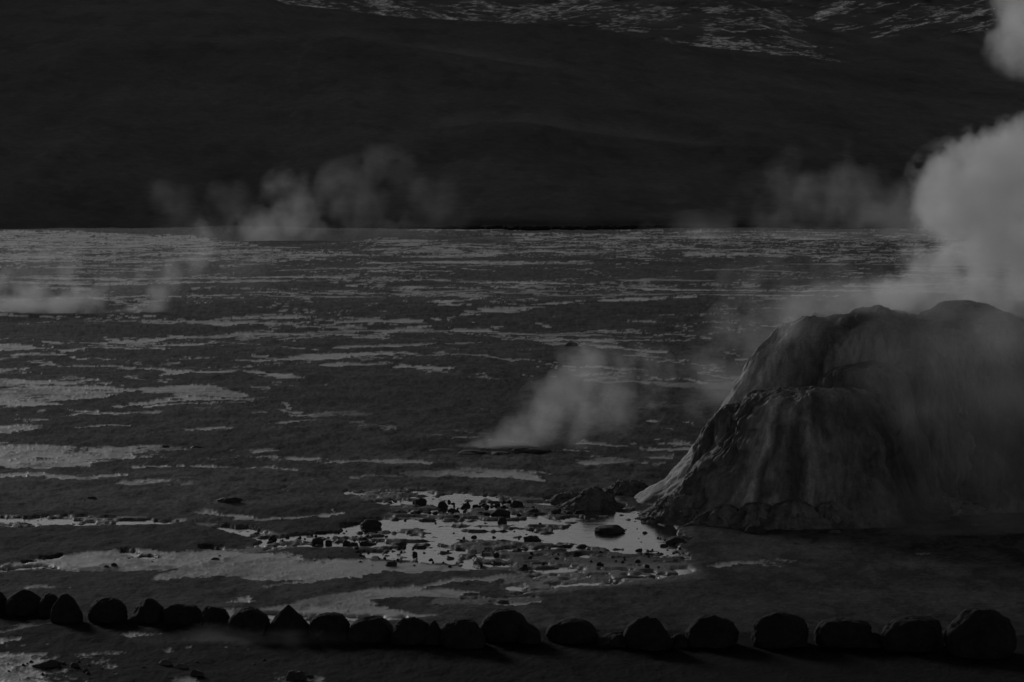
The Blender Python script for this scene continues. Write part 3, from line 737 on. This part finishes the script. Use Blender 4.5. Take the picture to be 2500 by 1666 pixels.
# --- stones with a place of their own: sx, base row, width, height, label
STONES = [
 (905, 1286, 50, 32, 'wide dark rock at the upper left shore of the bright pool', 0),
 (1027, 1232, 28, 30, 'tall blocky stone standing at the far edge of the pool', 0),
 (1490, 1301, 70, 30, 'largest low rock in the open bright water near the mound', 0),
 (1300, 1320, 42, 22, 'rock with sloping top in the middle of the rippled pool', 0),
 (1235, 1323, 34, 12, 'flat stone just left of the sloping topped pool rock', 0),
 (1226, 1275, 22, 22, 'square stone alone in mid pool below the dark stone cluster', 0),
 (1116, 1266, 17, 17, 'small upright stone in the pool left of the square lone stone', 0),
 (973, 1332, 34, 18, 'oval dark stone near the lower left shore of the pool', 0),
 (1157, 1311, 14, 10, 'small round stone alone on open water in the pool middle', 0),
 (1358, 1256, 24, 26, 'upright stone at the right end of the dark stone cluster', 0),
 (1390, 1254, 18, 11, 'low stone between the upright cluster stone and the wedge stone', 0),
 (1416, 1253, 24, 16, 'wedge shaped stone at the foot of the sinter ridge', 0),
 (1260, 1238, 32, 28, 'biggest stone of the dark cluster along the far pool edge', 0),
 (1302, 1252, 28, 22, 'rough stone below the biggest one of the far dark cluster', 0),
 (1222, 1256, 46, 24, 'long dark stone at the left of the far dark cluster', 0),
 (1080, 1240, 24, 28, 'tall stone pair member left of the far dark cluster', 0),
 (1138, 1236, 20, 16, 'squat stone between the tall stone and the dark cluster', 0),
 (1107, 1250, 28, 18, 'broad stone in front of the tall stone at the far pool side', 0),
 (1423, 1335, 34, 12, 'flat lump breaking the near edge of the open bright water', 0),
 (1262, 1348, 24, 14, 'dark stone on the near pool shore below the sloping rock', 0),
 (1213, 1355, 16, 10, 'small stone on the near pool shore left of the dark shore stone', 0),
 (1650, 1326, 46, 26, 'dark rock where the open water meets the mound foot', 0),
 (1621, 1332, 20, 9, 'flat floating looking stone near the right tip of the pool', 0),
 (1575, 1300, 12, 8, 'tiny stone in the open water closest to the mound', 0),
 (1558, 1343, 14, 8, 'small flat stone near the lower edge of the open water', 0),
 (665, 1316, 20, 20, 'upright stone at the narrow left arm of the pool', 0),
 (659, 1327, 16, 14, 'stone just below the upright one at the left arm of the pool', 0),
 (775, 1326, 28, 24, 'tallest of the stones along the lower left pool shore', 0),
 (802, 1326, 16, 16, 'rounded stone just right of the tallest lower left shore stone', 0),
 (847, 1329, 20, 20, 'left one of two touching stones on the lower pool shore', 0),
 (863, 1332, 24, 16, 'right one of two touching stones on the lower pool shore', 0),
 (897, 1328, 40, 14, 'long knobbly stone right of the two touching shore stones', 0),
 (626, 1305, 18, 12, 'stone on the dark point left of the pool arm', 0),
 (525, 1373, 22, 9, 'lone stone on the big smooth pale pan', 0),
 (278, 1385, 16, 8, 'small stone on the left part of the pale pan', 0),
 (258, 1389, 14, 6, 'flat stone left of the small one on the pale pan', 0),
 (955, 1388, 26, 16, 'dark tussocky stone on the bank below the pool', 0),
 (937, 1404, 16, 9, 'small stone on the pale pan under the bank stone', 0),
 (1013, 1354, 12, 12, 'tiny upright stone on the bank below the pool', 0),
 (558, 1235, 60, 20, 'long dark slab rock lying on the ash flat left of the pool', 0),
 (224, 1223, 22, 9, 'small dark rock on the ash flat at far left', 0),
 (206, 1226, 9, 4, 'tiny rock beside the small dark rock at far left', 0),
 (608, 1255, 28, 9, 'flat rock below the long slab on the ash flat', 0),
 (686, 1227, 22, 7, 'flat rock right of the long slab on the ash flat', 0),
 (439, 1179, 26, 6, 'faint low rock on the pale ash above the long slab', 0),
 (1396, 846, 30, 10, 'small dark cone shaped rock beside the thin far pans', 0),
 (478, 1100, 34, 9, 'dark lump at the edge of the broad left pan', 0),
 (401, 1095, 22, 6, 'dark low lump left of another one on the broad left pan', 0),
 (1663, 1320, 76, 18, 'dark slab at the mound foot beside the pool tip', 0),
 (1846, 1308, 50, 24, 'dark broken rock leaning against the fluted mound foot', 0),
 (2042, 1308, 34, 12, 'pale flat rock under the right side of the fluted lobe', 1),
 (1970, 1315, 18, 8, 'small dark stone left of the pale flat rock', 0),
 (1942, 1334, 14, 8, 'pale pebble below the fluted lobe on the dim flat', 1),
 (2103, 1330, 15, 10, 'pale upright pebble right of the pale flat rock', 1),
 (2380, 1290, 20, 10, 'pale stone far right on the dim steamy flat', 1),
 (108, 1637, 60, 24, 'wide dark rock in the bottom left foreground crust', 0),
 (146, 1631, 26, 14, 'low rock touching the right end of the wide foreground rock', 0),
 (179, 1637, 26, 17, 'pointed rock right of the wide foreground rock', 0),
 (209, 1648, 13, 14, 'little upright stone right of the pointed foreground rock', 0),
 (350, 1643, 16, 13, 'small upright stone in the foreground crust below the square boulders', 0),
 (281, 1652, 17, 8, 'flat stone in the foreground crust left of the small upright one', 0),
 (401, 1632, 32, 20, 'rounded grey hump in the misty foreground', 1),
 (440, 1638, 34, 15, 'lower grey hump right of the rounded misty hump', 1),
 (478, 1660, 34, 24, 'jagged rock at the bottom edge left of centre', 0),
 (722, 1672, 48, 34, 'big round rock cut by the bottom edge of the photo', 0),
 (757, 1664, 22, 14, 'small rock right of the round one at the bottom edge', 0),
]
for i, (sx, base, w, h, label, pale) in enumerate(STONES):
    p = gpt(sx, base, 0.02)
    px = F / p.y
    W, H = w / px * 1.1, h / px * (0.62 if 600 < sx < 1680 and 1195 < base < 1345 else 0.85) + 0.02
    D = W * (0.7 + 0.3 * ((i * 53) % 10) / 10)
    me = rock_mesh('rock', 900 + i * 11, W, D, H, 4 if w > 18 else 3, facets=5 + i % 4, lump=0.3, boxy=2.2, mat=M_PALE_STONE if pale else M_STONE)
    o = link('rock', me)
    o.location = (p.x, p.y + D * 0.4, -0.02 if 1195 < base < 1360 and 600 < sx < 1680 else 0.02)
    tag(o, label, 'rock', 'loose rocks on the plain and in the pool')

# --- the many small stones nothing tells apart: in the pool and on its banks
rnd = random.Random(5)
PROT = [rock_mesh('small_stone', 4000 + k, 1, 0.9, 1, 3, facets=6, lump=0.32, boxy=2.2, mat=M_STONE) for k in range(9)]
PALE = [rock_mesh('small_stone', 4100 + k, 1, 0.9, 1, 3, facets=6, lump=0.32, boxy=2.2, mat=M_PALE_STONE) for k in range(4)]
AREAS = [ # polygon-ish boxes sx0, sx1, row0, row1, count, size range, label
 (870, 1010, 1206, 1226, 26, (4, 8), 'tiny dark stone among many at the far left rim of the pool'),
 (950, 1340, 1226, 1262, 84, (6, 15), 'small dark stone among many in the shallow far side of the pool'),
 (660, 930, 1296, 1330, 46, (5, 12), 'small dark stone among many along the left shore of the pool'),
 (900, 1330, 1270, 1340, 22, (5, 10), 'tiny scattered stone in the rippled middle of the pool'),
 (1500, 1640, 1290, 1345, 7, (4, 7), 'tiny stone on the smooth open water of the pool'),
 (760, 1680, 1346, 1392, 60, (5, 12), 'small stone among many on the muddy bank below the pool'),
 (30, 540, 1360, 1395, 10, (5, 10), 'small flat stone scattered on the pale pan'),
 (1680, 2180, 1288, 1322, 34, (5, 14), 'small stone among the rubble at the foot of the fluted mound'),
 (0, 800, 1622, 1662, 34, (5, 12), 'small stone among many in the bottom left foreground crust'),
]
for (x0, x1, y0, y1, n, (s0, s1), label) in AREAS:
    k = 0
    while k < n:
        sx = rnd.uniform(x0, x1); sy = rnd.uniform(y0, y1)
        if y0 == 1296 and sy > 1330 - (sx - 660) * 0.02: continue
        p = gpt(sx, sy, 0.0)
        s = (s0 + (s1 - s0) * rnd.random() ** 2) * p.y / F
        o = link('small_stone', rnd.choice(PALE if y0 == 1288 else PROT))
        s *= 1.15; hgt = s * rnd.uniform(0.3, 0.62)
        flat = 0.4 if y0 in (1360,) else 1
        o.scale = (s, s * rnd.uniform(0.8, 1.2), hgt * flat + 0.015)
        o.rotation_euler = (0, 0, rnd.uniform(0, 6.28))
        o.location = (p.x, p.y, -0.015 if y1 < 1346 else 0.03)
        tag(o, label, 'stone', label.replace(' stone', ' stones', 1))
        k += 1

# ------------------------------------------------------------------ the geyser mound
def lobe(name, cx, cy, rl, rr, rf, rb, h, seed, parent, p=4.0, pf=6.0, flute=0.06, nf=26, tone=0.11, streak=0.5, z0=-0.02, rough=0.032, big=0.3, ext=2.1, nphi=420, nt=190, drip=1.0, stain_and_light=(), pr=None):
    """a flowstone bulge: half widths left/right/front/back where its side is half its height h; p, pf: how steep the sides and the front are"""
    ph = np.linspace(0, 2 * math.pi, nphi, endpoint=False)
    u = np.linspace(0.0, 1.0, nt)
    U, PH = np.meshgrid(u, ph, indexing='ij')
    C, S = np.cos(PH), np.sin(PH)
    rx = np.where(C < 0, rl, rr); ry = np.where(S < 0, rf, rb)
    R = 1.0 / np.sqrt((C / rx) ** 2 + (S / ry) ** 2)
    pw = p + (pf - p) * np.clip(-S, 0, 1) ** 1.5
    if pr: pw = pw + np.maximum(pr - pw, 0) * np.clip(C * 1.6, 0, 1)
    # even steps along the profile, more of them on the steep side
    q = np.where(U < 0.2, U / 0.2 * 0.45, np.where(U < 0.85, 0.45 + (U - 0.2) / 0.65 * 1.05, 1.5 + (U - 0.85) / 0.15 * (ext - 1.5)))
    zz = 1 / (1 + q ** pw)
    zz = zz - 1 / (1 + ext ** pw) * (q / ext) ** 5
    m = (rl + rr + rf + rb) / 4
    wob = fbm3(C * 2 + seed, S * 2, zz * 2.2, 3, seed + 3) - 0.5
    cc, ss = np.cos(PH + wob * 0.35), np.sin(PH + wob * 0.35)
    k = nf / 6.28
    fl = 1 - np.abs(2 * noise3(cc * k, ss * k, zz * 0.8 + 5, seed + 5) - 1)
    fl2 = 1 - np.abs(2 * noise3(cc * k * 2.3, ss * k * 2.3, zz * 1.6, seed + 6) - 1)
    fl3 = fbm3(cc * k * 6, ss * k * 6, zz * 7, 4, seed + 7, .65)
    lump = fbm3(C * q * 2.2 + seed, S * q * 2.2, zz * 3, 4, seed + 2, .55) - 0.5
    side = sstep(0.35, 0.8, q) * (1 - 0.6 * sstep(1.3, ext, q))
    ledge = np.abs(2 * fbm3(C * 1.5 + seed, S * 1.5, zz * 6, 3, seed + 11) - 1)
    disp = big * lump * 1.6 + side * flute * drip * ((fl - 0.5) * 1.6 + (fl2 - 0.5) * 0.9) + rough * 1.5 * (fl3 - 0.5) - 0.05 * side * ledge
    R2 = R * q + disp * m * np.minimum(1, q * 2)
    X = R2 * C; Y = R2 * S
    top = fbm3(X * 1.3 + seed, Y * 1.3, zz * 0, 5, seed + 8, .6) - 0.5
    Z = h * zz + z0 + top * 0.14 * h * zz + (fbm3(X * 7, Y * 7, zz * 5, 4, seed + 9, .6) - 0.5) * 0.10
    Z[-1] = -0.3
    t = tone * (1 - streak * 0.9 + streak * (0.6 * fl2 + 0.6 * fl + 0.6 * fl3)) * (0.8 + 0.8 * lump + .2)
    for a0, w, am in stain_and_light:      # pale mineral runs and dark wet ones; on the dome, light painted in
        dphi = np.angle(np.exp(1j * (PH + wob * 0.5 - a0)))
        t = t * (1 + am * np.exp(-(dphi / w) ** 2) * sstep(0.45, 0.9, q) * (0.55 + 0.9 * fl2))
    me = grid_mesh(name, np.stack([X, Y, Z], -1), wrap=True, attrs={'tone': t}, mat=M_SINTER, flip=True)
    o = link(name, me, parent)
    o.location = (cx, cy, 0)
    return o

base = gpt(2190, 1262, 0.0)
mound = bpy.data.objects.new('geyser_mound', None)
mound.location = (base.x, 54.6, 0.0)
COL.objects.link(mound)
tag(mound, 'tall dark sinter mound with fluted sides steaming at the top, beside the pool', 'geyser cone')
def mx(sx, Y): return (sx - 1250) / F * Y - mound.location.x
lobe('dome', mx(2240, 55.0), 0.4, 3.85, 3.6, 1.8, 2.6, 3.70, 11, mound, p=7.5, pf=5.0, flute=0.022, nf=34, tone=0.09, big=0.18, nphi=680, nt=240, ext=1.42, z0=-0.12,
     stain_and_light=((-2.9, 0.3, 1.3), (3.05, 0.3, 1.3), (-2.45, 0.12, 0.7)))  # paler tone paints light onto the dome's upper left shoulder
lobe('flow_lobe', mx(1985, 52.7), -1.9, 1.9, 1.75, 1.75, 1.9, 2.32, 23, mound, p=5.0, pf=10, pr=9, flute=0.026, nf=26, tone=0.12, streak=0.85, big=0.2, nphi=680, nt=240, ext=1.6,
     stain_and_light=((-2.25, 0.11, 1.0), (-1.98, 0.08, 0.8), (-1.68, 0.13, 0.9), (-0.75, 0.6, -0.55), (-2.75, 0.2, -0.35), (-2.1, 0.04, -0.4)))
lobe('flow_lobe', mx(2095, 53.5), -1.2, 1.15, 1.25, 1.45, 1.3, 2.78, 38, mound, p=3.4, pf=9, pr=6, flute=0.028, nf=20, tone=0.08, big=0.26, nphi=560, ext=1.7)
lobe('flow_lobe', mx(2250, 54.2), -0.5, 0.95, 0.9, 1.15, 1.3, 2.95, 37, mound, p=4.0, pf=8, flute=0.03, nf=20, tone=0.09, big=0.36, ext=1.7)
lobe('flow_lobe', mx(2470, 55.1), 0.4, 1.2, 1.6, 1.2, 1.6, 2.7, 41, mound, p=4.5, pf=6, flute=0.05, nf=22, tone=0.085, big=0.4)
lobe('flow_lobe', mx(1812, 53.4), -1.2, 0.85, 0.9, 0.9, 1.1, 1.95, 54, mound, p=4.6, pf=7, flute=0.04, nf=20, tone=0.12, big=0.26, nphi=480, ext=1.6)
lobe('flow_lobe', mx(1760, 52.1), -2.2, 0.7, 0.7, 0.75, 1.0, 1.1, 53, mound, p=4.2, pf=6, flute=0.06, nf=20, tone=0.11, big=0.3, ext=1.7)
lobe('apron', mx(1675, 51.9), -2.4, 0.5, 0.8, 0.6, 0.9, 0.5, 59, mound, p=3.2, pf=5, flute=0.06, nf=20, tone=0.10, big=0.3, ext=1.7)
for sx, yy, rr, hh, sd in ((1690, 51.5, 0.30, 0.30, 81), (1765, 51.0, 0.42, 0.42, 82), (1850, 50.75, 0.36, 0.5, 83), (1935, 50.6, 0.46, 0.55, 84), (2030, 50.8, 0.40, 0.5, 85), (2105, 51.3, 0.42, 0.42, 86), (2185, 52.3, 0.5, 0.45, 87), (2300, 52.9, 0.6, 0.4, 88), (2420, 53.2, 0.6, 0.35, 89)):
    lobe('flow_toe', mx(sx, yy), yy - 54.6, rr, rr * 1.2, rr * 0.7, rr * 1.3, hh, sd, mound, p=3, pf=5, flute=0.05, nf=16, tone=0.095, big=0.45, nphi=140, nt=70, ext=1.9)
lobe('crest_knob', mx(2107, 54.6), 0.0, 0.15, 0.17, 0.2, 0.2, 0.24, 67, mound, p=4, pf=4, flute=0.03, nf=16, tone=0.08, z0=3.42, rough=0.06, nphi=90, nt=60, ext=1.4)
lobe('crest_ridge', mx(2340, 55.0), 0.4, 0.6, 0.9, 0.6, 0.6, 0.42, 69, mound, p=3, pf=3, flute=0.06, nf=16, tone=0.08, z0=3.42, nphi=200, nt=90, ext=1.6)

# low sinter ridge left of the mound foot
for sx, sy, rl, rr, h, sd, label in ((1455, 1246, 0.55, 0.45, 0.42, 71, 'low sinter ridge stepping down from the mound into the pool'),
                                     (1395, 1232, 0.42, 0.42, 0.24, 72, 'low dark hump at the left end of the sinter ridge'),
                                     (1535, 1215, 0.55, 0.6, 0.34, 73, 'pale wet ledge running down the left foot of the mound')):
    p = gpt(sx, sy, 0)
    o = lobe('sinter_ridge', p.x, p.y + 0.5, rl * .75, rr * .75, 0.35, 0.5, h, sd, None, p=3, pf=4, flute=0.08, nf=18, tone=0.085, z0=-0.06, big=0.4, nphi=200, nt=90)
    tag(o, label, 'rock ridge', 'ridges at the mound foot')

# small steaming vent in mid plain: a broken dark rim
vp = gpt(1215, 1112, 0.0)
vent = bpy.data.objects.new('steam_vent', None); vent.location = (vp.x, vp.y, 0.05); COL.objects.link(vent)
tag(vent, 'low dark rimmed vent in mid plain breathing a slanting plume', 'steam vent')
for k, (dx, dy, w, h) in enumerate(((-0.55, 0.0, 0.7, 0.05), (0.05, -0.1, 0.5, 0.03), (0.75, 0.1, 0.9, 0.10), (-1.2, 0.6, 0.7, 0.03), (0.4, 1.2, 1.2, 0.05))):
    o = link('rim', rock_mesh('rim', 700 + k, w, 0.7, h + 0.05, 4, facets=3, lump=0.3, mat=M_STONE), vent)
    o.location = (dx, dy, -0.03)

# dark scrub along the foot of the hills
def scrub():
    rs = np.random.RandomState(3)
    v0, f0 = ico(2)
    V, Fc = [], []
    off = 0
    for k in range(420):
        S = rs.uniform(880, 2350)
        x0 = (S - 1250) / F * 430
        Y = float(foot_of(np.array([S]), np.array([x0]))[0]) + rs.uniform(-4.5, 1.0)
        x = (S - 1250) / F * Y
        s = rs.uniform(0.2, 0.6)
        v = v0 * (1 + 0.5 * (fbm3(v0[:, 0] * 2 + k, v0[:, 1] * 2, v0[:, 2] * 2, 3, k) - 0.5))[:, None]
        v = v * [s * rs.uniform(1.2, 3.0), s, s * 0.7] + [x, Y, 0.15]
        V.append(v); Fc += [[q + off for q in p] for p in f0]; off += len(v0)
    me = bpy.data.meshes.new('scrub'); me.from_pydata(np.concatenate(V).tolist(), [], Fc); me.update()
    me.polygons.foreach_set('use_smooth', np.ones(len(Fc), bool))
    me.materials.append(rock_material('dark_scrub', 0.012, 0.03, 0.9, 1.0, 0.05))
    tag(link('scrub', me), kind='stuff')
scrub()

# ------------------------------------------------------------------ steam
def steam(label, origin, blobs, dens, nscale, erode=0.9, soft=0.35, detail=4, aniso=0.35, group='steam plumes over the geyser field', voxel=None, stretch=(1, 1, 1), lo=0.12):
    """blobs: (centre, (rx, ry, rz), weight). The density is the sum of the soft blobs, eaten into by noise."""
    N = Nodes('steam')
    tc = N.n('ShaderNodeTexCoord').outputs['Object']
    warp = N.n('ShaderNodeTexNoise', {'Vector': tc, 'Scale': nscale * 0.5, 'Detail': 2.0})
    wv = N.n('ShaderNodeVectorMath', {0: warp.outputs['Color'], 1: (0.5, 0.5, 0.5)}, operation='SUBTRACT').outputs[0]
    wv = N.n('ShaderNodeVectorMath', {0: wv, 'Scale': 0.6 / nscale}, operation='SCALE').outputs[0]
    tw = N.n('ShaderNodeVectorMath', {0: tc, 1: wv}, operation='ADD').outputs[0]
    acc = None
    for c, r, w in blobs:
        c = c - origin
        mp = N.n('ShaderNodeMapping', {'Vector': tw, 'Location': (-c.x / r[0], -c.y / r[1], -c.z / r[2]), 'Scale': (1 / r[0], 1 / r[1], 1 / r[2])}).outputs[0]
        ln = N.n('ShaderNodeVectorMath', {0: mp}, operation='LENGTH').outputs['Value']
        f = N.mapr(ln, 1.0, 0.0, 0.0, w)
        if acc is None: acc = f
        else: acc = N.math('SMOOTH_MAX', acc, f, 0.18)
    nz = N.noise(N.scaled(tw, stretch), nscale, detail, 0.58)
    ero = N.math('MAXIMUM', N.math('MULTIPLY', N.math('SUBTRACT', 0.53, nz), erode), -0.10)
    fld = N.math('SUBTRACT', acc, ero)
    guard = N.mapr(acc, 0.03, 0.14, 0.0, 1.0)
    d = N.mapr(fld, lo, lo + soft, 0.0, dens)
    d = N.math('MULTIPLY', d, guard)
    p = N.n('ShaderNodeVolumeScatter', {'Color': (1, 1, 1, 1), 'Density': d, 'Anisotropy': aniso})
    mat = N.finish(p.outputs[0], True)
    # the closed hull that holds it
    bm = bmesh.new()
    grow = 1.0
    mr = min(min(r) for _, r, _ in blobs)
    for c, r, w in blobs:
        c = c - origin
        res = bmesh.ops.create_icosphere(bm, subdivisions=3, radius=1.0)
        g = grow + 0.05
        for v in res['verts']:
            v.co = Vector((v.co.x * r[0] * g + c.x, v.co.y * r[1] * g + c.y, max(v.co.z * r[2] * g + c.z, 0.0 - origin.z)))
    me = bpy.data.meshes.new('hull'); bm.to_mesh(me); bm.free()
    tmp = bpy.data.objects.new('hull', me); COL.objects.link(tmp)
    md = tmp.modifiers.new('m', 'REMESH'); md.mode = 'VOXEL'; md.voxel_size = voxel or mr * 0.22; md.adaptivity = 0
    dg = bpy.context.evaluated_depsgraph_get(); dg.update()
    hull = bpy.data.meshes.new_from_object(tmp.evaluated_get(dg))
    hull.name = 'steam_plume'
    bpy.data.objects.remove(tmp)
    hull.materials.clear(); hull.materials.append(mat)
    o = link('steam_plume', hull)
    o.location = origin
    tag(o, label, 'steam', group)
    return o

def B(sx, sy, r, Y, w=1.0, ry=None, rv=None):
    k = Y / F
    return (apt(sx, sy, Y), (r * k, (ry or r) * k, (rv or r) * k), w)

STEAM = True
if STEAM:
    Y = 56.5
    steam('huge dense white steam column rising from the mound top', apt(2350, 760, Y),
          [B(2200, 722, 150, Y, .6, 90, 60), B(2300, 660, 150, Y, .75, 90, 100), B(2410, 695, 150, Y, .75, 110, 90), B(2540, 660, 190, Y, .9, 130, 140), B(2430, 590, 180, Y, .9), B(2350, 505, 150, Y, .95), B(2310, 440, 105, Y, .85),
           B(2430, 450, 165, Y, 1), B(2405, 385, 100, Y, .85), B(2480, 385, 120, Y, 1), B(2285, 510, 80, Y, .65), B(2450, 360, 75, Y, .7), B(2640, 490, 240, Y, 1, 180), B(2600, 400, 130, Y, .9), B(2690, 330, 150, Y, .9), B(2730, 190, 150, Y, .85)],
          2.2, 1.8, 1.35, 0.45, 8, lo=0.13)
    steam('upper steam puff drifting into the top right corner', apt(2500, 100, Y),
          [B(2510, 50, 130, Y, 1), B(2485, 100, 95, Y, .85), B(2530, 140, 75, Y, .75), B(2620, 70, 160, Y, 1), B(2500, 10, 110, Y, .9), B(2600, -60, 180, Y, 1)],
          1.8, 1.7, 1.5, 0.5, 8, lo=0.14)
    Y = 55.6
    steam('thin steam veil drifting left from the mound top', apt(2100, 760, Y),
          [B(2330, 725, 200, Y, .8, 130, 70), B(2200, 728, 200, Y, .8, 130, 75), B(2060, 738, 190, Y, .7, 130, 70), B(1950, 762, 170, Y, .55, 120, 75), B(1850, 830, 150, Y, .42, 120, 120), B(1760, 920, 130, Y, .34, 110, 130), B(1980, 690, 230, Y, .35, 110, 90), B(2450, 760, 160, Y, .5, 120, 70), B(2080, 768, 150, 53.9, .5, 60, 42), B(2260, 765, 170, 53.9, .5, 60, 46), B(2440, 780, 170, 53.9, .5, 60, 60), B(1940, 800, 90, 54.0, .42, 60, 60)],
          0.85, 0.9, 1.2, 0.5, 6, lo=0.08)
    Y = 66.0
    steam('slanting pale plume rising from the vent in mid plain', apt(1200, 1110, Y),
          [B(1135, 1104, 36, Y, .7, 40, 24), B(1170, 1100, 50, Y, .95, 50, 36), B(1205, 1092, 62, Y, 1, 50, 46), B(1240, 1078, 70, Y, 1, 55, 54), B(1275, 1056, 80, Y, 1, 60, 62), B(1310, 1030, 88, Y, .95, 65, 68), B(1345, 1000, 96, Y, .9, 70, 76), B(1380, 965, 100, Y, .85, 75, 84),
           B(1410, 925, 92, Y, .75, 75, 90), B(1435, 885, 72, Y, .6, 70, 85), B(1450, 850, 50, Y, .4, 60, 70), B(1440, 1000, 120, Y, .5, 85, 100), B(1500, 965, 130, Y, .38, 90, 120), B(1555, 925, 100, Y, .24, 90, 110)],
          1.25, 1.6, 1.35, 0.9, 7, lo=0.06)
    Y = 138.0
    steam('low wide steam bank hugging the plain at far left', apt(60, 762, Y),
          [B(-60, 745, 150, Y, 1, 100, 40), B(50, 748, 120, Y, 1, 90, 36), B(150, 745, 100, Y, .9, 80, 42), B(205, 725, 80, Y, .6, 70, 65), B(70, 715, 100, Y, .6, 80, 60), B(-20, 700, 90, Y, .5, 80, 60), B(170, 670, 70, Y, .36, 70, 70), B(130, 625, 60, Y, .25, 60, 60)],
          0.65, 0.9, 1.9, 0.7, 6, lo=0.08)
    steam('curling steam wisp right of the low bank at left', apt(380, 764, Y),
          [B(330, 759, 80, Y, .7, 50, 14), B(372, 750, 50, Y, 1, 50, 28), B(385, 715, 45, Y, 1, 50, 55), B(420, 675, 60, Y, .7, 60, 55), B(480, 630, 50, Y, .5, 60, 80), B(495, 570, 36, Y, .4, 50, 70), B(350, 650, 90, Y, .24, 60, 90)],
          0.5, 1.0, 1.8, 0.7, 6, lo=0.08)
    Y = 150.0
    steam('tall thin veil of steam over the far left pans', apt(420, 700, Y),
          [B(470, 610, 110, Y, .42, 80, 110), B(380, 660, 130, Y, .36, 80, 90), B(560, 640, 110, Y, .3, 80, 110), B(150, 640, 130, Y, .36, 80, 90), B(40, 660, 120, Y, .36, 80, 80), B(280, 690, 120, Y, .34, 80, 70)],
          0.12, 0.35, 0.9, 0.5, 5, lo=0.05)
    Y = 320.0
    steam('pair of billowing far plumes in front of the dark hill', apt(700, 590, Y),
          [B(640, 560, 100, Y, 1, 60, 65), B(700, 545, 85, Y, .8, 60, 60), B(715, 490, 80, Y, .75, 50, 80), B(690, 465, 60, Y, .65, 40, 60), B(740, 540, 75, Y, .6, 50, 90), B(650, 590, 150, Y, .4, 60, 45)],
          0.18, 0.28, 1.8, 0.6, 6, lo=0.06)
    steam('tallest far plume with round head before the dark hill', apt(850, 590, Y),
          [B(850, 465, 115, Y, .8, 60, 95), B(830, 530, 120, Y, .5, 60, 105), B(910, 450, 105, Y, .45, 60, 115), B(940, 410, 75, Y, .35, 50, 90), B(900, 550, 140, Y, .4, 60, 90)],
          0.065, 0.26, 1.9, 0.5, 6, lo=0.06)
    steam('faint fan shaped plume right of the tallest far plume', apt(1050, 560, Y),
          [B(1045, 500, 130, Y, .45, 60, 120), B(1020, 440, 100, Y, .38, 60, 105), B(1070, 540, 120, Y, .35, 60, 75)], 0.05, 0.22, 1.4, 0.5, 6, lo=0.05)
    steam('faint far puff left of the billowing pair', apt(420, 560, Y),
          [B(410, 500, 95, Y, .5, 60, 85), B(400, 470, 75, Y, .4, 50, 60), B(430, 530, 80, Y, .35, 50, 60)], 0.05, 0.22, 1.4, 0.5, 6, lo=0.05)
    steam('faint far puff just left of the billowing pair', apt(550, 560, Y),
          [B(555, 500, 85, Y, .5, 60, 90), B(560, 470, 65, Y, .4, 50, 60), B(510, 540, 95, Y, .35, 50, 60)], 0.05, 0.22, 1.4, 0.5, 6, lo=0.05)
    steam('broad faint haze of steam left of the big column', apt(2000, 570, 330),
          [B(1930, 500, 150, 330, .5, 70, 120), B(2030, 460, 180, 330, .45, 70, 130), B(2140, 500, 190, 330, .55, 70, 140), B(2250, 570, 220, 330, .55, 70, 110), B(2000, 590, 260, 330, .5, 70, 70), B(1750, 570, 200, 330, .35, 70, 60)], 0.10, 0.18, 1.4, 0.5, 6, lo=0.05)
    steam('thin mist before the right half of the mound', apt(2300, 1270, 49.5),
          [B(2330, 900, 300, 49.5, .55, 60, 290), B(2420, 1100, 260, 49.5, .6, 60, 240), B(2230, 1240, 200, 49.5, .5, 60, 100), B(2430, 1270, 220, 49.5, .55, 60, 90), B(2520, 980, 240, 49.5, .6, 60, 320), B(2440, 820, 160, 50.5, .55, 60, 110)], 0.6, 0.6, 0.8, 0.5, 5, lo=0.05)
    steam('thin mist drifting over the ground in front of the boulders', apt(600, 1590, 38),
          [B(520, 1575, 190, 37.6, .5, 60, 55), B(680, 1590, 200, 37.6, .55, 60, 60), B(840, 1600, 180, 37.6, .45, 60, 55), B(360, 1590, 160, 37.6, .4, 60, 45)], 0.8, 0.8, 0.8, 1.2, 5, lo=0.05)
    steam('faint low mist over the dark ground along the bottom right', apt(1900, 1640, 36.2),
          [B(1350, 1660, 260, 35.8, .45, 60, 50), B(1650, 1665, 280, 35.8, .5, 60, 50), B(1980, 1668, 300, 35.8, .5, 60, 50), B(2320, 1670, 300, 35.8, .5, 60, 50)], 0.16, 0.8, 0.8, 1.2, 4, lo=0.05)
